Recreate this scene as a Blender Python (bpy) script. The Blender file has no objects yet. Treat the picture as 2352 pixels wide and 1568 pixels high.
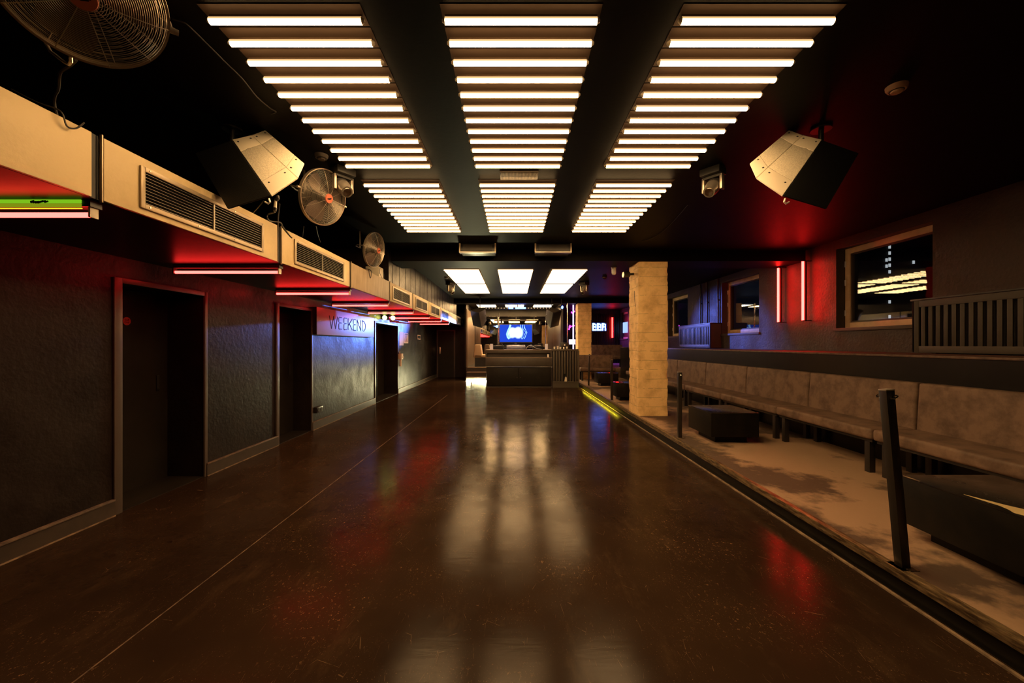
import bpy, bmesh, math, random
from mathutils import Vector, Matrix, noise as mnoise
S = bpy.context.scene
C = S.collection
R = random.Random(7)
PI = math.pi
# ------------------------------------------------------------------ camera, world, exposure
F, CX, CY, CH = 915.0, 1180.0, 790.0, 1.45           # focal length in pixels, vanishing point, eye height
cam = bpy.data.objects.new('camera', bpy.data.cameras.new('camera'))
C.objects.link(cam)
cam.location = (0, 0, CH)
cam.rotation_euler = (PI / 2, 0, 0)
cam.data.sensor_width = 36.0
cam.data.lens = 36.0 * F / 2352.0
cam.data.shift_x = (1176 - CX) / 2352.0
cam.data.shift_y = (CY - 784) / 2352.0
cam.data.clip_start = 0.02
cam.data.clip_end = 600
S.camera = cam
w = bpy.data.worlds.new('night')
S.world = w
w.use_nodes = True
w.node_tree.nodes['Background'].inputs[0].default_value = (0.25, 0.3, 0.6, 1)
w.node_tree.nodes['Background'].inputs[1].default_value = 0.006
S.cycles.sample_clamp_indirect = 120.0
vs = S.view_settings
vs.view_transform = 'Standard'
vs.look = 'None'
vs.gamma = 1
vs.exposure = 0.0
vs.use_curve_mapping = False
TUBE_L = 36.0                                          # radiance of the warm ceiling tubes
WARM = (1.0, 0.60, 0.25)
RED = (24.0, 0.52, 0.42)
CEIL = 3.12

# ------------------------------------------------------------------ materials
def nt(m):
    m.use_nodes = True
    return m.node_tree.nodes, m.node_tree.links
def pm(name, col, rough=0.5, metal=0.0, col2=None, scale=6.0, lo=0.4, hi=0.65, bump=0.0, bscale=40.0, spec=0.5, rough2=None, stretch=None, detail=6.0, coat=0.0):
    m = bpy.data.materials.new(name)
    n, l = nt(m)
    b = n['Principled BSDF']
    b.inputs['Base Color'].default_value = (*col, 1)
    b.inputs['Roughness'].default_value = rough
    b.inputs['Metallic'].default_value = metal
    b.inputs['Specular IOR Level'].default_value = spec
    b.inputs['Coat Weight'].default_value = coat
    tc = n.new('ShaderNodeTexCoord')
    src = tc.outputs['Object']
    if stretch:
        mp = n.new('ShaderNodeMapping')
        mp.inputs['Scale'].default_value = stretch
        l.new(src, mp.inputs[0])
        src = mp.outputs[0]
    if col2 is not None or rough2 is not None:
        t = n.new('ShaderNodeTexNoise')
        t.inputs['Scale'].default_value = scale
        t.inputs['Detail'].default_value = detail
        t.inputs['Roughness'].default_value = 0.62
        l.new(src, t.inputs['Vector'])
        r = n.new('ShaderNodeValToRGB')
        r.color_ramp.elements[0].position = lo
        r.color_ramp.elements[1].position = hi
        l.new(t.outputs['Fac'], r.inputs[0])
        if col2 is not None:
            mx = n.new('ShaderNodeMix')
            mx.data_type = 'RGBA'
            l.new(r.outputs[0], mx.inputs[0])
            mx.inputs[6].default_value = (*col, 1)
            mx.inputs[7].default_value = (*col2, 1)
            l.new(mx.outputs[2], b.inputs['Base Color'])
        if rough2 is not None:
            mr = n.new('ShaderNodeMapRange')
            mr.inputs[3].default_value = rough
            mr.inputs[4].default_value = rough2
            l.new(r.outputs[0], mr.inputs[0])
            l.new(mr.outputs[0], b.inputs['Roughness'])
    if bump:
        t2 = n.new('ShaderNodeTexNoise')
        t2.inputs['Scale'].default_value = bscale
        t2.inputs['Detail'].default_value = 5
        l.new(src, t2.inputs['Vector'])
        bp = n.new('ShaderNodeBump')
        bp.inputs['Strength'].default_value = bump
        bp.inputs['Distance'].default_value = 0.02
        l.new(t2.outputs['Fac'], bp.inputs['Height'])
        l.new(bp.outputs[0], b.inputs['Normal'])
    return m
def em(name, col, strength=1.0):
    m = bpy.data.materials.new(name)
    n, l = nt(m)
    n.remove(n['Principled BSDF'])
    e = n.new('ShaderNodeEmission')
    e.inputs[0].default_value = (*col, 1)
    e.inputs[1].default_value = strength
    l.new(e.outputs[0], n['Material Output'].inputs[0])
    return m
def glass(name, boost=1.0, tint=(1, 1, 1)):
    m = bpy.data.materials.new(name)
    n, l = nt(m)
    n.remove(n['Principled BSDF'])
    tr = n.new('ShaderNodeBsdfTransparent')
    tr.inputs[0].default_value = (*tint, 1)
    gl = n.new('ShaderNodeBsdfGlossy')
    gl.inputs['Roughness'].default_value = 0.0
    fr = n.new('ShaderNodeLayerWeight')
    pw = n.new('ShaderNodeMath')
    pw.operation = 'POWER'
    pw.inputs[1].default_value = 5.0
    l.new(fr.outputs['Facing'], pw.inputs[0])
    mu = n.new('ShaderNodeMath')
    mu.operation = 'MULTIPLY_ADD'
    mu.use_clamp = True
    mu.inputs[1].default_value = .95 * boost
    mu.inputs[2].default_value = .04 * boost
    mx = n.new('ShaderNodeMixShader')
    l.new(pw.outputs[0], mu.inputs[0])
    l.new(mu.outputs[0], mx.inputs[0])
    l.new(tr.outputs[0], mx.inputs[1])
    l.new(gl.outputs[0], mx.inputs[2])
    l.new(mx.outputs[0], n['Material Output'].inputs[0])
    return m

M = {}
M['wall'] = pm('black_plaster', (0.0095, 0.006, 0.005), 0.40, col2=(0.015, 0.0095, 0.0075), scale=3, bump=0.22, bscale=22, rough2=0.55, spec=.22)
M['wallr'] = pm('brown_black_plaster', (0.036, 0.023, 0.015), 0.5, col2=(0.058, 0.037, 0.024), scale=2.5, bump=0.4, bscale=26, rough2=0.7)
M['ceil'] = pm('black_ceiling', (0.0040, 0.0027, 0.0022), 0.5, col2=(0.0055, 0.0037, 0.0029), scale=2, bump=0.05, bscale=30, spec=.06)
M['ventshade'] = pm('black_vent_shade', (0.002, 0.002, 0.002), 0.9, spec=.05)  # shade inside the vents, put into the colour
M['dark'] = pm('matt_black', (0.012, 0.011, 0.010), 0.6)
M['black'] = pm('satin_black', (0.016, 0.014, 0.013), 0.38, col2=(0.03, 0.025, 0.02), scale=14, lo=.55, hi=.75)
M['blackgloss'] = pm('gloss_black_laminate', (0.012, 0.011, 0.010), 0.14, col2=(0.02, 0.017, 0.014), scale=5, rough2=0.3)
M['tablepaint'] = pm('black_painted_board', (0.006, 0.0055, 0.005), 0.45, col2=(0.011, 0.009, 0.007), spec=.16, scale=9)
M['soffit'] = pm('black_gloss_soffit', (0.0035, 0.0023, 0.0021), 0.36, bump=0.06, bscale=6, spec=.05)
M['tan'] = pm('tan_duct_board', (0.66, 0.50, 0.27), 0.55, col2=(0.52, 0.38, 0.19), scale=4, lo=.45, hi=.8, bump=0.06, bscale=60)
M['tan2'] = pm('grained_tan_board', (0.42, 0.31, 0.20), 0.55, col2=(0.30, 0.22, 0.13), scale=5, stretch=(1, 5, .6), bump=0.05)
M['tanframe'] = pm('tan_metal', (0.42, 0.33, 0.22), 0.4, metal=0.3)
M['louvre'] = pm('pale_louvre_metal', (0.34, 0.29, 0.23), 0.4, metal=0.4)
M['screw'] = pm('bright_screw', (0.85, 0.78, 0.66), 0.25, metal=0.6)
M['cream'] = pm('cream_plastic', (0.72, 0.63, 0.50), 0.5)
M['white'] = pm('white_plastic', (0.78, 0.74, 0.70), 0.45)
M['speaker'] = pm('textured_grey_cabinet', (0.66, 0.60, 0.47), 0.6, col2=(0.46, 0.41, 0.32), scale=120, bump=0.25, bscale=160)
M['speakerp'] = pm('smooth_grey_plate', (0.78, 0.70, 0.56), 0.35, metal=0.1)
M['grille'] = pm('black_speaker_grille', (0.010, 0.010, 0.010), 0.55, bump=0.3, bscale=200)
M['glossgrille'] = pm('sheen_speaker_grille', (0.03, 0.03, 0.035), 0.28, metal=0.4)
M['brownsp'] = pm('brown_black_cabinet', (0.055, 0.046, 0.038), 0.5)
M['wire'] = pm('chromed_wire', (0.36, 0.31, 0.25), 0.35, metal=0.6)
M['rim'] = pm('fan_rim', (0.42, 0.35, 0.27), 0.38, metal=0.6)
M['blade'] = pm('fan_blade', (0.10, 0.062, 0.048), 0.5, metal=0.2)
M['hub'] = pm('orange_hub_disc', (0.50, 0.13, 0.07), 0.45)
M['metal'] = pm('dull_steel', (0.45, 0.40, 0.34), 0.35, metal=0.8)
M['chrome'] = pm('chrome', (0.8, 0.78, 0.75), 0.12, metal=1.0)
M['leather'] = pm('worn_brown_leather', (0.185, 0.118, 0.085), 0.62, col2=(0.085, 0.053, 0.038), scale=6, lo=.42, hi=.66, bump=0.14, bscale=18, spec=.35)
M['woodframe'] = pm('pale_wood_window_frame', (0.74, 0.53, 0.32), 0.5, col2=(0.58, 0.40, 0.23), scale=4)
M['sill'] = pm('brown_sill', (0.075, 0.05, 0.034), 0.55, bump=.1)
M['rad'] = pm('olive_brown_painted_wood', (0.062, 0.050, 0.034), 0.5, col2=(0.05, 0.04, 0.028), scale=5)
M['ledge'] = pm('black_gloss_board', (0.007, 0.0065, 0.005), 0.33, col2=(0.011, 0.010, 0.0075), scale=3, bump=.05, bscale=8, spec=.28)
M['ledgeedge'] = pm('worn_edge', (0.13, 0.075, 0.055), 0.6, col2=(0.05, 0.03, 0.024), scale=12)
M['post'] = pm('black_steel_post', (0.03, 0.025, 0.021), 0.3, metal=0.3, col2=(0.10, 0.055, 0.025), scale=9, lo=.55, hi=.8, stretch=(3, 3, .5))
M['booth'] = pm('dark_brown_board', (0.042, 0.036, 0.030), 0.42, col2=(0.032, 0.027, 0.022), scale=4)
M['boothdark'] = pm('black_brown_door', (0.010, 0.009, 0.008), 0.45, col2=(0.014, 0.012, 0.01), spec=.15, scale=5)
M['slat'] = pm('dark_olive_slat', (0.06, 0.05, 0.036), 0.5)
M['flute'] = pm('fluted_brown_panel', (0.20, 0.135, 0.095), 0.32)
M['sofa'] = pm('tan_leather', (0.42, 0.29, 0.18), 0.55)
M['mirror'] = pm('dark_mirror', (0.55, 0.52, 0.5), 0.02, metal=1.0)
M['glass'] = glass('window_glass', 1.5)
M['acrylic'] = glass('acrylic_guard', 2.2, (.86, .88, .95))
M['sign'] = pm('pale_sign_board', (0.42, 0.36, 0.42), 0.4, bump=.05)
M['letter'] = pm('dark_stencil_letter', (0.010, 0.005, 0.010), 0.6, spec=.1)
M['letterw'] = pm('tan_stencil_edge', (0.45, 0.22, 0.12), 0.5)
M['paper'] = pm('pinkish_paper', (0.75, 0.60, 0.55), 0.7)
M['print'] = pm('printed_picture', (0.35, 0.16, 0.13), 0.6, col2=(0.6, 0.4, 0.3), scale=9)
M['red'] = pm('red_sticker', (0.60, 0.035, 0.025), 0.5)
M['cable'] = pm('black_cable', (0.03, 0.025, 0.022), 0.45)
M['casing'] = pm('door_casing', (0.075, 0.058, 0.05), 0.4)
M['door'] = pm('black_door', (0.014, 0.011, 0.009), 0.45, col2=(0.019, 0.015, 0.012), scale=3, spec=.2)
M['base'] = pm('baseboard_paint', (0.045, 0.036, 0.030), 0.36, col2=(0.06, 0.046, 0.036), scale=7)
M['basecap'] = pm('worn_baseboard_cap', (0.16, 0.11, 0.08), 0.45, col2=(0.07, 0.05, 0.04), scale=15)
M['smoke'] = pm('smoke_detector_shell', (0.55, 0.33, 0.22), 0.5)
M['plate'] = pm('brown_glow_plate', (0.10, 0.064, 0.044), 0.6, spec=.1)  # tone of the added plates that imitate glare between the tubes
M['vent'] = pm('brown_vent_metal', (0.085, 0.065, 0.05), 0.5)
def tube_mat(name, L):
    # frosted lens over a row of diodes that face the floor: brightest straight down, weak orange sides imitate the glare halo
    m = em(name, WARM, 1.0)
    n, l = nt(m)
    e = [k for k in n if k.type == 'EMISSION'][0]
    g = n.new('ShaderNodeNewGeometry')
    sx = n.new('ShaderNodeSeparateXYZ')
    l.new(g.outputs['Normal'], sx.inputs[0])
    r = n.new('ShaderNodeMapRange')
    r.interpolation_type = 'SMOOTHSTEP'
    r.inputs[1].default_value = .05
    r.inputs[2].default_value = -.70
    r.inputs[3].default_value = .9
    r.inputs[4].default_value = L
    l.new(sx.outputs[2], r.inputs[0])
    l.new(r.outputs[0], e.inputs[1])
    return m
M['warm'] = tube_mat('warm_tube_glow', TUBE_L)
M['redtube'] = em('red_tube_glow', RED)
M['redtubeR'] = em('red_neon_glow', (55.0, 0.66, 0.52))
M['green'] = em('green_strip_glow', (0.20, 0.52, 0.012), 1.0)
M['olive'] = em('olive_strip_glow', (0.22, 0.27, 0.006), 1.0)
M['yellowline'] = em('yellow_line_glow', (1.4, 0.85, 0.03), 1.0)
M['ylamp'] = em('yellow_lamp_glow', (7.0, 7.6, 1.5), 1.6)
M['yled'] = em('yellow_led_glow', (75.0, 62.0, 2.5), 1.0)
M['wled'] = em('white_yellow_led_glow', (1500.0, 1340.0, 720.0), 1.0)
M['neonw'] = em('white_neon_glow', (1.3, 2.6, 13.0), 1.0)
M['pink'] = em('pink_neon_glow', (5.0, 0.25, 5.5), 1.0)
M['lav'] = em('lavender_tube_glow', (1.7, 1.35, 2.4), 1.2)
M['bulb'] = em('small_bulb_glow', (1.0, 0.72, 0.45), 1.0)
M['bluelens'] = em('blue_lens_glow', (0.8, 1.6, 8.0), 1.0)
M['townwin'] = em('distant_window_glow', (0.40, 0.45, 0.48), 1.0)
M['tvpic'] = em('tv_pale_blue', (0.45, 0.85, 1.6), 1.2)

def floor_mat():
    m = bpy.data.materials.new('scuffed_dark_floor')
    n, l = nt(m)
    b = n['Principled BSDF']
    g = n.new('ShaderNodeNewGeometry')
    def ns(scale, stretch=(1, 1, 1), detail=6, rough=.6):
        mp = n.new('ShaderNodeMapping')
        mp.inputs['Scale'].default_value = stretch
        l.new(g.outputs['Position'], mp.inputs[0])
        t = n.new('ShaderNodeTexNoise')
        t.inputs['Scale'].default_value = scale
        t.inputs['Detail'].default_value = detail
        t.inputs['Roughness'].default_value = rough
        l.new(mp.outputs[0], t.inputs['Vector'])
        return t.outputs['Fac']
    def ramp(s, lo, hi):
        r = n.new('ShaderNodeMapRange')
        r.inputs[1].default_value = lo
        r.inputs[2].default_value = hi
        l.new(s, r.inputs[0])
        return r.outputs[0]
    def mul(a, c):
        k = n.new('ShaderNodeMath')
        k.operation = 'MULTIPLY'
        l.new(a, k.inputs[0])
        if isinstance(c, float): k.inputs[1].default_value = c
        else: l.new(c, k.inputs[1])
        return k.outputs[0]
    def mix(fac, a, c):
        x = n.new('ShaderNodeMix')
        x.data_type = 'RGBA'
        l.new(fac, x.inputs[0])
        if isinstance(a, tuple): x.inputs[6].default_value = (*a, 1)
        else: l.new(a, x.inputs[6])
        x.inputs[7].default_value = (*c, 1)
        return x.outputs[2]
    big = ramp(ns(.55, detail=4), .40, .66)
    base = mix(big, (0.020, 0.0115, 0.0072), (0.035, 0.0200, 0.0118))
    streak = mul(ramp(ns(5, (1.0, .35, 1), 8, .7), .55, .72), .35)
    base = mix(streak, base, (0.07, 0.042, 0.024))
    wear = ramp(ns(1.1, detail=5), .50, .66)
    fleck = mul(ramp(ns(46, (1, .7, 1), 3, .75), .60, .70), wear)
    base = mix(mul(fleck, .85), base, (0.30, 0.165, 0.085))
    vor = n.new('ShaderNodeTexVoronoi')
    vor.feature = 'DISTANCE_TO_EDGE'
    vor.inputs['Scale'].default_value = 3.2
    mpv = n.new('ShaderNodeMapping')
    mpv.inputs['Rotation'].default_value = (0, 0, .6)
    mpv.inputs['Scale'].default_value = (1.6, .5, 1)
    l.new(g.outputs['Position'], mpv.inputs[0])
    l.new(mpv.outputs[0], vor.inputs['Vector'])
    scr = mul(ramp(vor.outputs['Distance'], .0035, .0), ramp(ns(9, detail=4), .55, .62))
    base = mix(mul(scr, .8), base, (0.16, 0.10, 0.06))
    sp = mul(ramp(ns(130, (1, .8, 1), 2, .6), .66, .73), ramp(ns(2.2, detail=4), .42, .6))
    base = mix(mul(sp, .8), base, (0.22, 0.14, 0.085))
    vo2 = n.new('ShaderNodeTexVoronoi')
    vo2.feature = 'DISTANCE_TO_EDGE'
    vo2.inputs['Scale'].default_value = 7
    mp2 = n.new('ShaderNodeMapping')
    mp2.inputs['Rotation'].default_value = (0, 0, -.9)
    mp2.inputs['Scale'].default_value = (1.9, .35, 1)
    l.new(g.outputs['Position'], mp2.inputs[0])
    l.new(mp2.outputs[0], vo2.inputs['Vector'])
    sc2 = mul(ramp(vo2.outputs['Distance'], .006, .0), ramp(ns(13, detail=3), .58, .64))
    base = mix(mul(sc2, .7), base, (0.17, 0.105, 0.062))
    l.new(base, b.inputs['Base Color'])
    rr = n.new('ShaderNodeMapRange')
    rr.inputs[1].default_value = .35
    rr.inputs[2].default_value = .7
    rr.inputs[3].default_value = .13
    rr.inputs[4].default_value = .20
    l.new(ns(2.6, (1, 1, 1), 7, .65), rr.inputs[0])
    l.new(rr.outputs[0], b.inputs['Roughness'])
    b.inputs['Specular IOR Level'].default_value = 0.32
    bp = n.new('ShaderNodeBump')
    bp.inputs['Strength'].default_value = .06
    bp.inputs['Distance'].default_value = .01
    l.new(ns(13, (.55, 2.4, 1), 7, .65), bp.inputs['Height'])
    l.new(bp.outputs[0], b.inputs['Normal'])
    b2 = n.new('ShaderNodeBsdfPrincipled')
    l.new(base, b2.inputs['Base Color'])
    b2.inputs['Roughness'].default_value = .5
    b2.inputs['Specular IOR Level'].default_value = .0
    ms = n.new('ShaderNodeMixShader')
    mr2 = n.new('ShaderNodeMapRange')
    mr2.inputs[1].default_value = .3
    mr2.inputs[2].default_value = .7
    mr2.inputs[3].default_value = .55
    mr2.inputs[4].default_value = .82
    l.new(ns(1.7, detail=8, rough=.7), mr2.inputs[0])
    l.new(mr2.outputs[0], ms.inputs[0])
    l.new(b.outputs[0], ms.inputs[1])
    l.new(b2.outputs[0], ms.inputs[2])
    l.new(ms.outputs[0], n['Material Output'].inputs[0])
    return m
M['floor'] = floor_mat()
M['plat'] = pm('worn_platform_concrete', (0.31, 0.20, 0.128), 0.7, col2=(0.075, 0.047, 0.032), scale=.75, lo=.485, hi=.54, bump=.15, bscale=30, detail=9)
M['nosing'] = pm('worn_bronze_nosing', (0.34, 0.24, 0.13), 0.4, metal=.5, col2=(0.07, 0.045, 0.025), scale=16, lo=.35, hi=.62, stretch=(3, .6, 3))
M['caulk'] = pm('dirty_floor_joint', (0.30, 0.21, 0.13), 0.7, col2=(0.07, 0.045, 0.03), scale=10, lo=.35, hi=.65)
M['seam'] = pm('floor_seam', (0.17, 0.11, 0.065), 0.7, col2=(0.035, 0.022, 0.014), scale=8, lo=.45, hi=.6)

def pillar_mat():
    m = pm('board_formed_concrete', (0.92, 0.62, 0.28), 0.75, col2=(0.58, 0.35, 0.14), scale=5.0, lo=.44, hi=.74, bump=.35, bscale=45, detail=8)
    n, l = nt(m)
    b = n['Principled BSDF']
    old = b.inputs['Base Color'].links[0].from_socket
    g = n.new('ShaderNodeNewGeometry')
    sx = n.new('ShaderNodeSeparateXYZ')
    l.new(g.outputs['Position'], sx.inputs[0])
    t = n.new('ShaderNodeTexNoise')
    t.inputs['Scale'].default_value = 4
    l.new(g.outputs['Position'], t.inputs['Vector'])
    def mt(op, a, c):
        k = n.new('ShaderNodeMath')
        k.operation = op
        for i, v in enumerate((a, c)):
            if isinstance(v, (int, float)): k.inputs[i].default_value = v
            else: l.new(v, k.inputs[i])
        return k.outputs[0]
    z = mt('ADD', sx.outputs[2], mt('MULTIPLY', t.outputs['Fac'], .03))
    f = mt('FRACT', mt('DIVIDE', z, .167), 0)
    line = mt('LESS_THAN', f, .05)
    t2 = n.new('ShaderNodeTexNoise')
    t2.inputs['Scale'].default_value = 9
    l.new(g.outputs['Position'], t2.inputs['Vector'])
    line = mt('MULTIPLY', line, mt('GREATER_THAN', t2.outputs['Fac'], .44))
    x = n.new('ShaderNodeMix')
    x.data_type = 'RGBA'
    l.new(mt('MULTIPLY', line, .45), x.inputs[0])
    l.new(old, x.inputs[6])
    x.inputs[7].default_value = (.13, .075, .035, 1)
    l.new(x.outputs[2], b.inputs['Base Color'])
    return m
M['pillar'] = pillar_mat()

def tv_mat():
    m = em('tv_picture', (0.02, 0.06, 0.85), 1.6)
    n, l = nt(m)
    e = [k for k in n if k.type == 'EMISSION'][0]
    tc = n.new('ShaderNodeTexCoord')
    def blob(cx, cz, rx, rz):
        mp = n.new('ShaderNodeMapping')
        mp.inputs['Location'].default_value = (-cx / rx, 0, -cz / rz)
        mp.inputs['Scale'].default_value = (1 / rx, 0, 1 / rz)
        l.new(tc.outputs['Object'], mp.inputs[0])
        d = n.new('ShaderNodeVectorMath')
        d.operation = 'LENGTH'
        l.new(mp.outputs[0], d.inputs[0])
        r = n.new('ShaderNodeMapRange')
        r.inputs[1].default_value = 1.25
        r.inputs[2].default_value = .55
        l.new(d.outputs['Value'], r.inputs[0])
        return r.outputs[0]
    a, c = blob(-.17, .03, .20, .22), blob(.11, .03, .20, .24)
    k = n.new('ShaderNodeMath')
    k.operation = 'ADD'
    k.use_clamp = True
    l.new(a, k.inputs[0])
    l.new(c, k.inputs[1])
    x = n.new('ShaderNodeMix')
    x.data_type = 'RGBA'
    l.new(k.outputs[0], x.inputs[0])
    x.inputs[6].default_value = (.012, .045, .45, 1)
    x.inputs[7].default_value = (1.3, 1.6, 1.9, 1)
    l.new(x.outputs[2], e.inputs[0])
    return m
M['tv'] = tv_mat()

# ------------------------------------------------------------------ mesh helpers
class MB:
    def __init__(s): s.v, s.f = [], []
    def add(s, vs_, fs):
        o = len(s.v)
        s.v += [Vector(p) for p in vs_]
        s.f += [tuple(o + i for i in q) for q in fs]
        return s
    def box(s, x0, x1, y0, y1, z0, z1):
        return s.add([(x0, y0, z0), (x1, y0, z0), (x1, y1, z0), (x0, y1, z0), (x0, y0, z1), (x1, y0, z1), (x1, y1, z1), (x0, y1, z1)],
                     [(0, 3, 2, 1), (4, 5, 6, 7), (0, 1, 5, 4), (1, 2, 6, 5), (2, 3, 7, 6), (3, 0, 4, 7)])
    def obox(s, c, ax, h):
        c = Vector(c)
        ax = [Vector(a).normalized() for a in ax]
        p = [c + ax[0] * h[0] * i + ax[1] * h[1] * j + ax[2] * h[2] * k for k in (-1, 1) for (i, j) in ((-1, -1), (1, -1), (1, 1), (-1, 1))]
        return s.add(p, [(0, 3, 2, 1), (4, 5, 6, 7), (0, 1, 5, 4), (1, 2, 6, 5), (2, 3, 7, 6), (3, 0, 4, 7)])
    def prism(s, poly, vec):
        n = len(poly)
        vec = Vector(vec)
        p = [Vector(q) for q in poly]
        return s.add(p + [q + vec for q in p], [tuple(reversed(range(n))), tuple(range(n, 2 * n))] + [(i, (i + 1) % n, n + (i + 1) % n, n + i) for i in range(n)])
    def tube(s, pts, r, n=8, closed=False):
        pts = [Vector(p) for p in pts]
        m = len(pts)
        rings = []
        up = None
        for i, p in enumerate(pts):
            a = pts[(i - 1) % m] if (closed or i > 0) else p
            c = pts[(i + 1) % m] if (closed or i < m - 1) else p
            t = (c - a).normalized()
            if up is None:
                up = Vector((0, 0, 1)) if abs(t.z) < .9 else Vector((1, 0, 0))
            u = t.cross(up)
            if u.length < 1e-5: u = t.cross(Vector((1, 0.3, 0)))
            u.normalize()
            v = u.cross(t).normalized()
            up = v
            rr = r[i] if isinstance(r, (list, tuple)) else r
            rings.append([p + u * math.cos(2 * PI * k / n) * rr + v * math.sin(2 * PI * k / n) * rr for k in range(n)])
        vs_ = [q for g in rings for q in g]
        fs = []
        for i in range(m if closed else m - 1):
            j = (i + 1) % m
            for k in range(n):
                fs.append((i * n + k, i * n + (k + 1) % n, j * n + (k + 1) % n, j * n + k))
        if not closed:
            fs.append(tuple(reversed(range(n))))
            fs.append(tuple((m - 1) * n + k for k in range(n)))
        return s.add(vs_, fs)
    def cyl(s, a, b, r0, r1=None, n=16):
        return s.tube([a, b], [r0, r0 if r1 is None else r1], n)
    def ring(s, r, z, t, n=48, m=5):
        return s.tube([(r * math.cos(2 * PI * i / n), r * math.sin(2 * PI * i / n), z) for i in range(n)], t, m, True)
    def lathe(s, prof, n=24):
        vs_ = [(r * math.cos(2 * PI * k / n), r * math.sin(2 * PI * k / n), z) for (r, z) in prof for k in range(n)]
        fs = [(i * n + k, i * n + (k + 1) % n, (i + 1) * n + (k + 1) % n, (i + 1) * n + k) for i in range(len(prof) - 1) for k in range(n)]
        return s.add(vs_, fs)
    def frame(s, x0, x1, y0, y1, z0, z1, wd):
        """rectangular ring lying in the YZ plane, thickness x0..x1"""
        s.box(x0, x1, y0, y0 + wd, z0, z1).box(x0, x1, y1 - wd, y1, z0, z1)
        return s.box(x0, x1, y0 + wd, y1 - wd, z0, z0 + wd).box(x0, x1, y0 + wd, y1 - wd, z1 - wd, z1)
    def hull(s, pts):
        bm = bmesh.new()
        for p in pts: bm.verts.new(p)
        bmesh.ops.convex_hull(bm, input=bm.verts)
        bm.verts.index_update()
        s.add([v.co.copy() for v in bm.verts], [tuple(v.index for v in f.verts) for f in bm.faces])
        bm.free()
        return s
    def build(s, name, mat, parent=None, bev=0.0, seg=2, smooth=True, xf=None, kind=None):
        me = bpy.data.meshes.new(name)
        inv = None
        if parent is not None: inv = WM[parent.name].inverted()
        vs_ = s.v if GX is None else [GX @ p for p in s.v]
        if inv is not None: vs_ = [inv @ p for p in vs_]
        me.from_pydata([tuple(p) for p in vs_], [], s.f)
        bm = bmesh.new()
        bm.from_mesh(me)
        bmesh.ops.recalc_face_normals(bm, faces=bm.faces)
        if bev:
            es = [e for e in bm.edges if len(e.link_faces) == 2 and e.calc_face_angle(0) > .5]
            bmesh.ops.bevel(bm, geom=es, offset=bev, segments=seg, profile=.6, affect='EDGES', clamp_overlap=True)
        if smooth:
            for f in bm.faces: f.smooth = True
            for e in bm.edges:
                if len(e.link_faces) == 2 and e.calc_face_angle(0) > .7: e.smooth = False
        bm.to_mesh(me)
        bm.free()
        o = bpy.data.objects.new(name, me)
        C.objects.link(o)
        o.data.materials.append(M[mat] if isinstance(mat, str) else mat)
        if parent is not None:
            o.parent = parent
            WM[o.name] = WM[parent.name].copy()
        else:
            WM[o.name] = Matrix.Identity(4)
        if kind: o['kind'] = kind
        return o
GX = None
def scale_about_eye(k): return Matrix.Translation((0, 0, CH)) @ Matrix.Scale(k, 4) @ Matrix.Translation((0, 0, -CH))
WM = {}                                   # world matrices of the objects built so far
def tag(o, label=None, cat=None, group=None, kind=None):
    if label: o['label'] = label
    if cat: o['category'] = cat
    if group: o['group'] = group
    if kind: o['kind'] = kind
    return o
def thing(name, label, cat, loc=(0, 0, 0), group=None, rot=None):
    o = bpy.data.objects.new(name, None)
    C.objects.link(o)
    o.empty_display_size = .1
    if GX is not None: loc = tuple(GX @ Vector(loc))
    o.location = loc
    m = Matrix.Translation(loc)
    if rot is not None:
        o.rotation_euler = rot.to_euler()
        m = m @ rot.to_matrix().to_4x4()
    WM[o.name] = m
    return tag(o, label, cat, group)
def solo(mb, name, mat, label, cat, group=None, **k):
    return tag(mb.build(name, mat, **k), label, cat, group)
def kids(o): return [c for c in bpy.data.objects if c.parent == o]
def dup(o, loc, label=None, group=None, rot=None, parent=None):
    c = o.copy()
    C.objects.link(c)
    if parent is not None: c.parent = parent
    else:
        c.location = loc
        if rot is not None: c.rotation_euler = rot.to_euler()
        m = Matrix.Translation(loc)
        m = m @ c.rotation_euler.to_matrix().to_4x4()
        WM[c.name] = m
        if label: c['label'] = label
        if group: c['group'] = group
    for ch in kids(o): dup(ch, None, parent=c)
    return c
def st(mb, name, mat, parent=None, **k):
    o = mb.build(name, mat, parent, **k)
    o['kind'] = 'structure'
    return o
def P(px, py, Y): return Vector(((px - CX) / F * Y, Y, CH - (py - CY) / F * Y))
ORD = ['first', 'second', 'third', 'fourth', 'fifth', 'sixth', 'seventh', 'eighth', 'ninth', 'tenth', 'eleventh', 'twelfth', 'thirteenth', 'fourteenth', 'fifteenth']

# ------------------------------------------------------------------ the room
XL, XR, Y0, YB = -3.39, 5.20, -3.0, 19.5
SR = 5.20 / 4.50
XC = 2.24                                  # edge of the raised seating platform
st(MB().box(-4.0, XC + .02, Y0, YB, -.1, 0), 'floor', 'floor')
st(MB().box(XC, XR + .02, Y0, 15.4, -.1, .16), 'floor_platform', 'plat')
st(MB().box(XC - .045, XC + .008, Y0, 14.6, .140, .164).box(XC - .045, XC - .034, Y0, 14.6, .112, .145), 'trim_1', 'nosing', bev=.004)
st(MB().box(XC - .050, XC - .032, Y0, 14.6, 0, .010), 'trim_2', 'caulk')
st(MB().box(XC - .006, XC, Y0, 14.6, 0, .128), 'trim_3', 'ledge')
seam = MB()
ys = [1.6 + .25 * i for i in range(40)]
for a, b in zip(ys, ys[1:]):
    j0, j1 = mnoise.noise((a * .9, 3, 1)) * .012, mnoise.noise((b * .9, 3, 1)) * .012
    seam.box(-1.893, -1.886, a, b, -.02, .0015)
st(seam, 'trim_4', 'seam')
st(MB().box(-4.0, 5.6, Y0, YB + .3, CEIL, CEIL + .1), 'ceiling', 'ceil')
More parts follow.
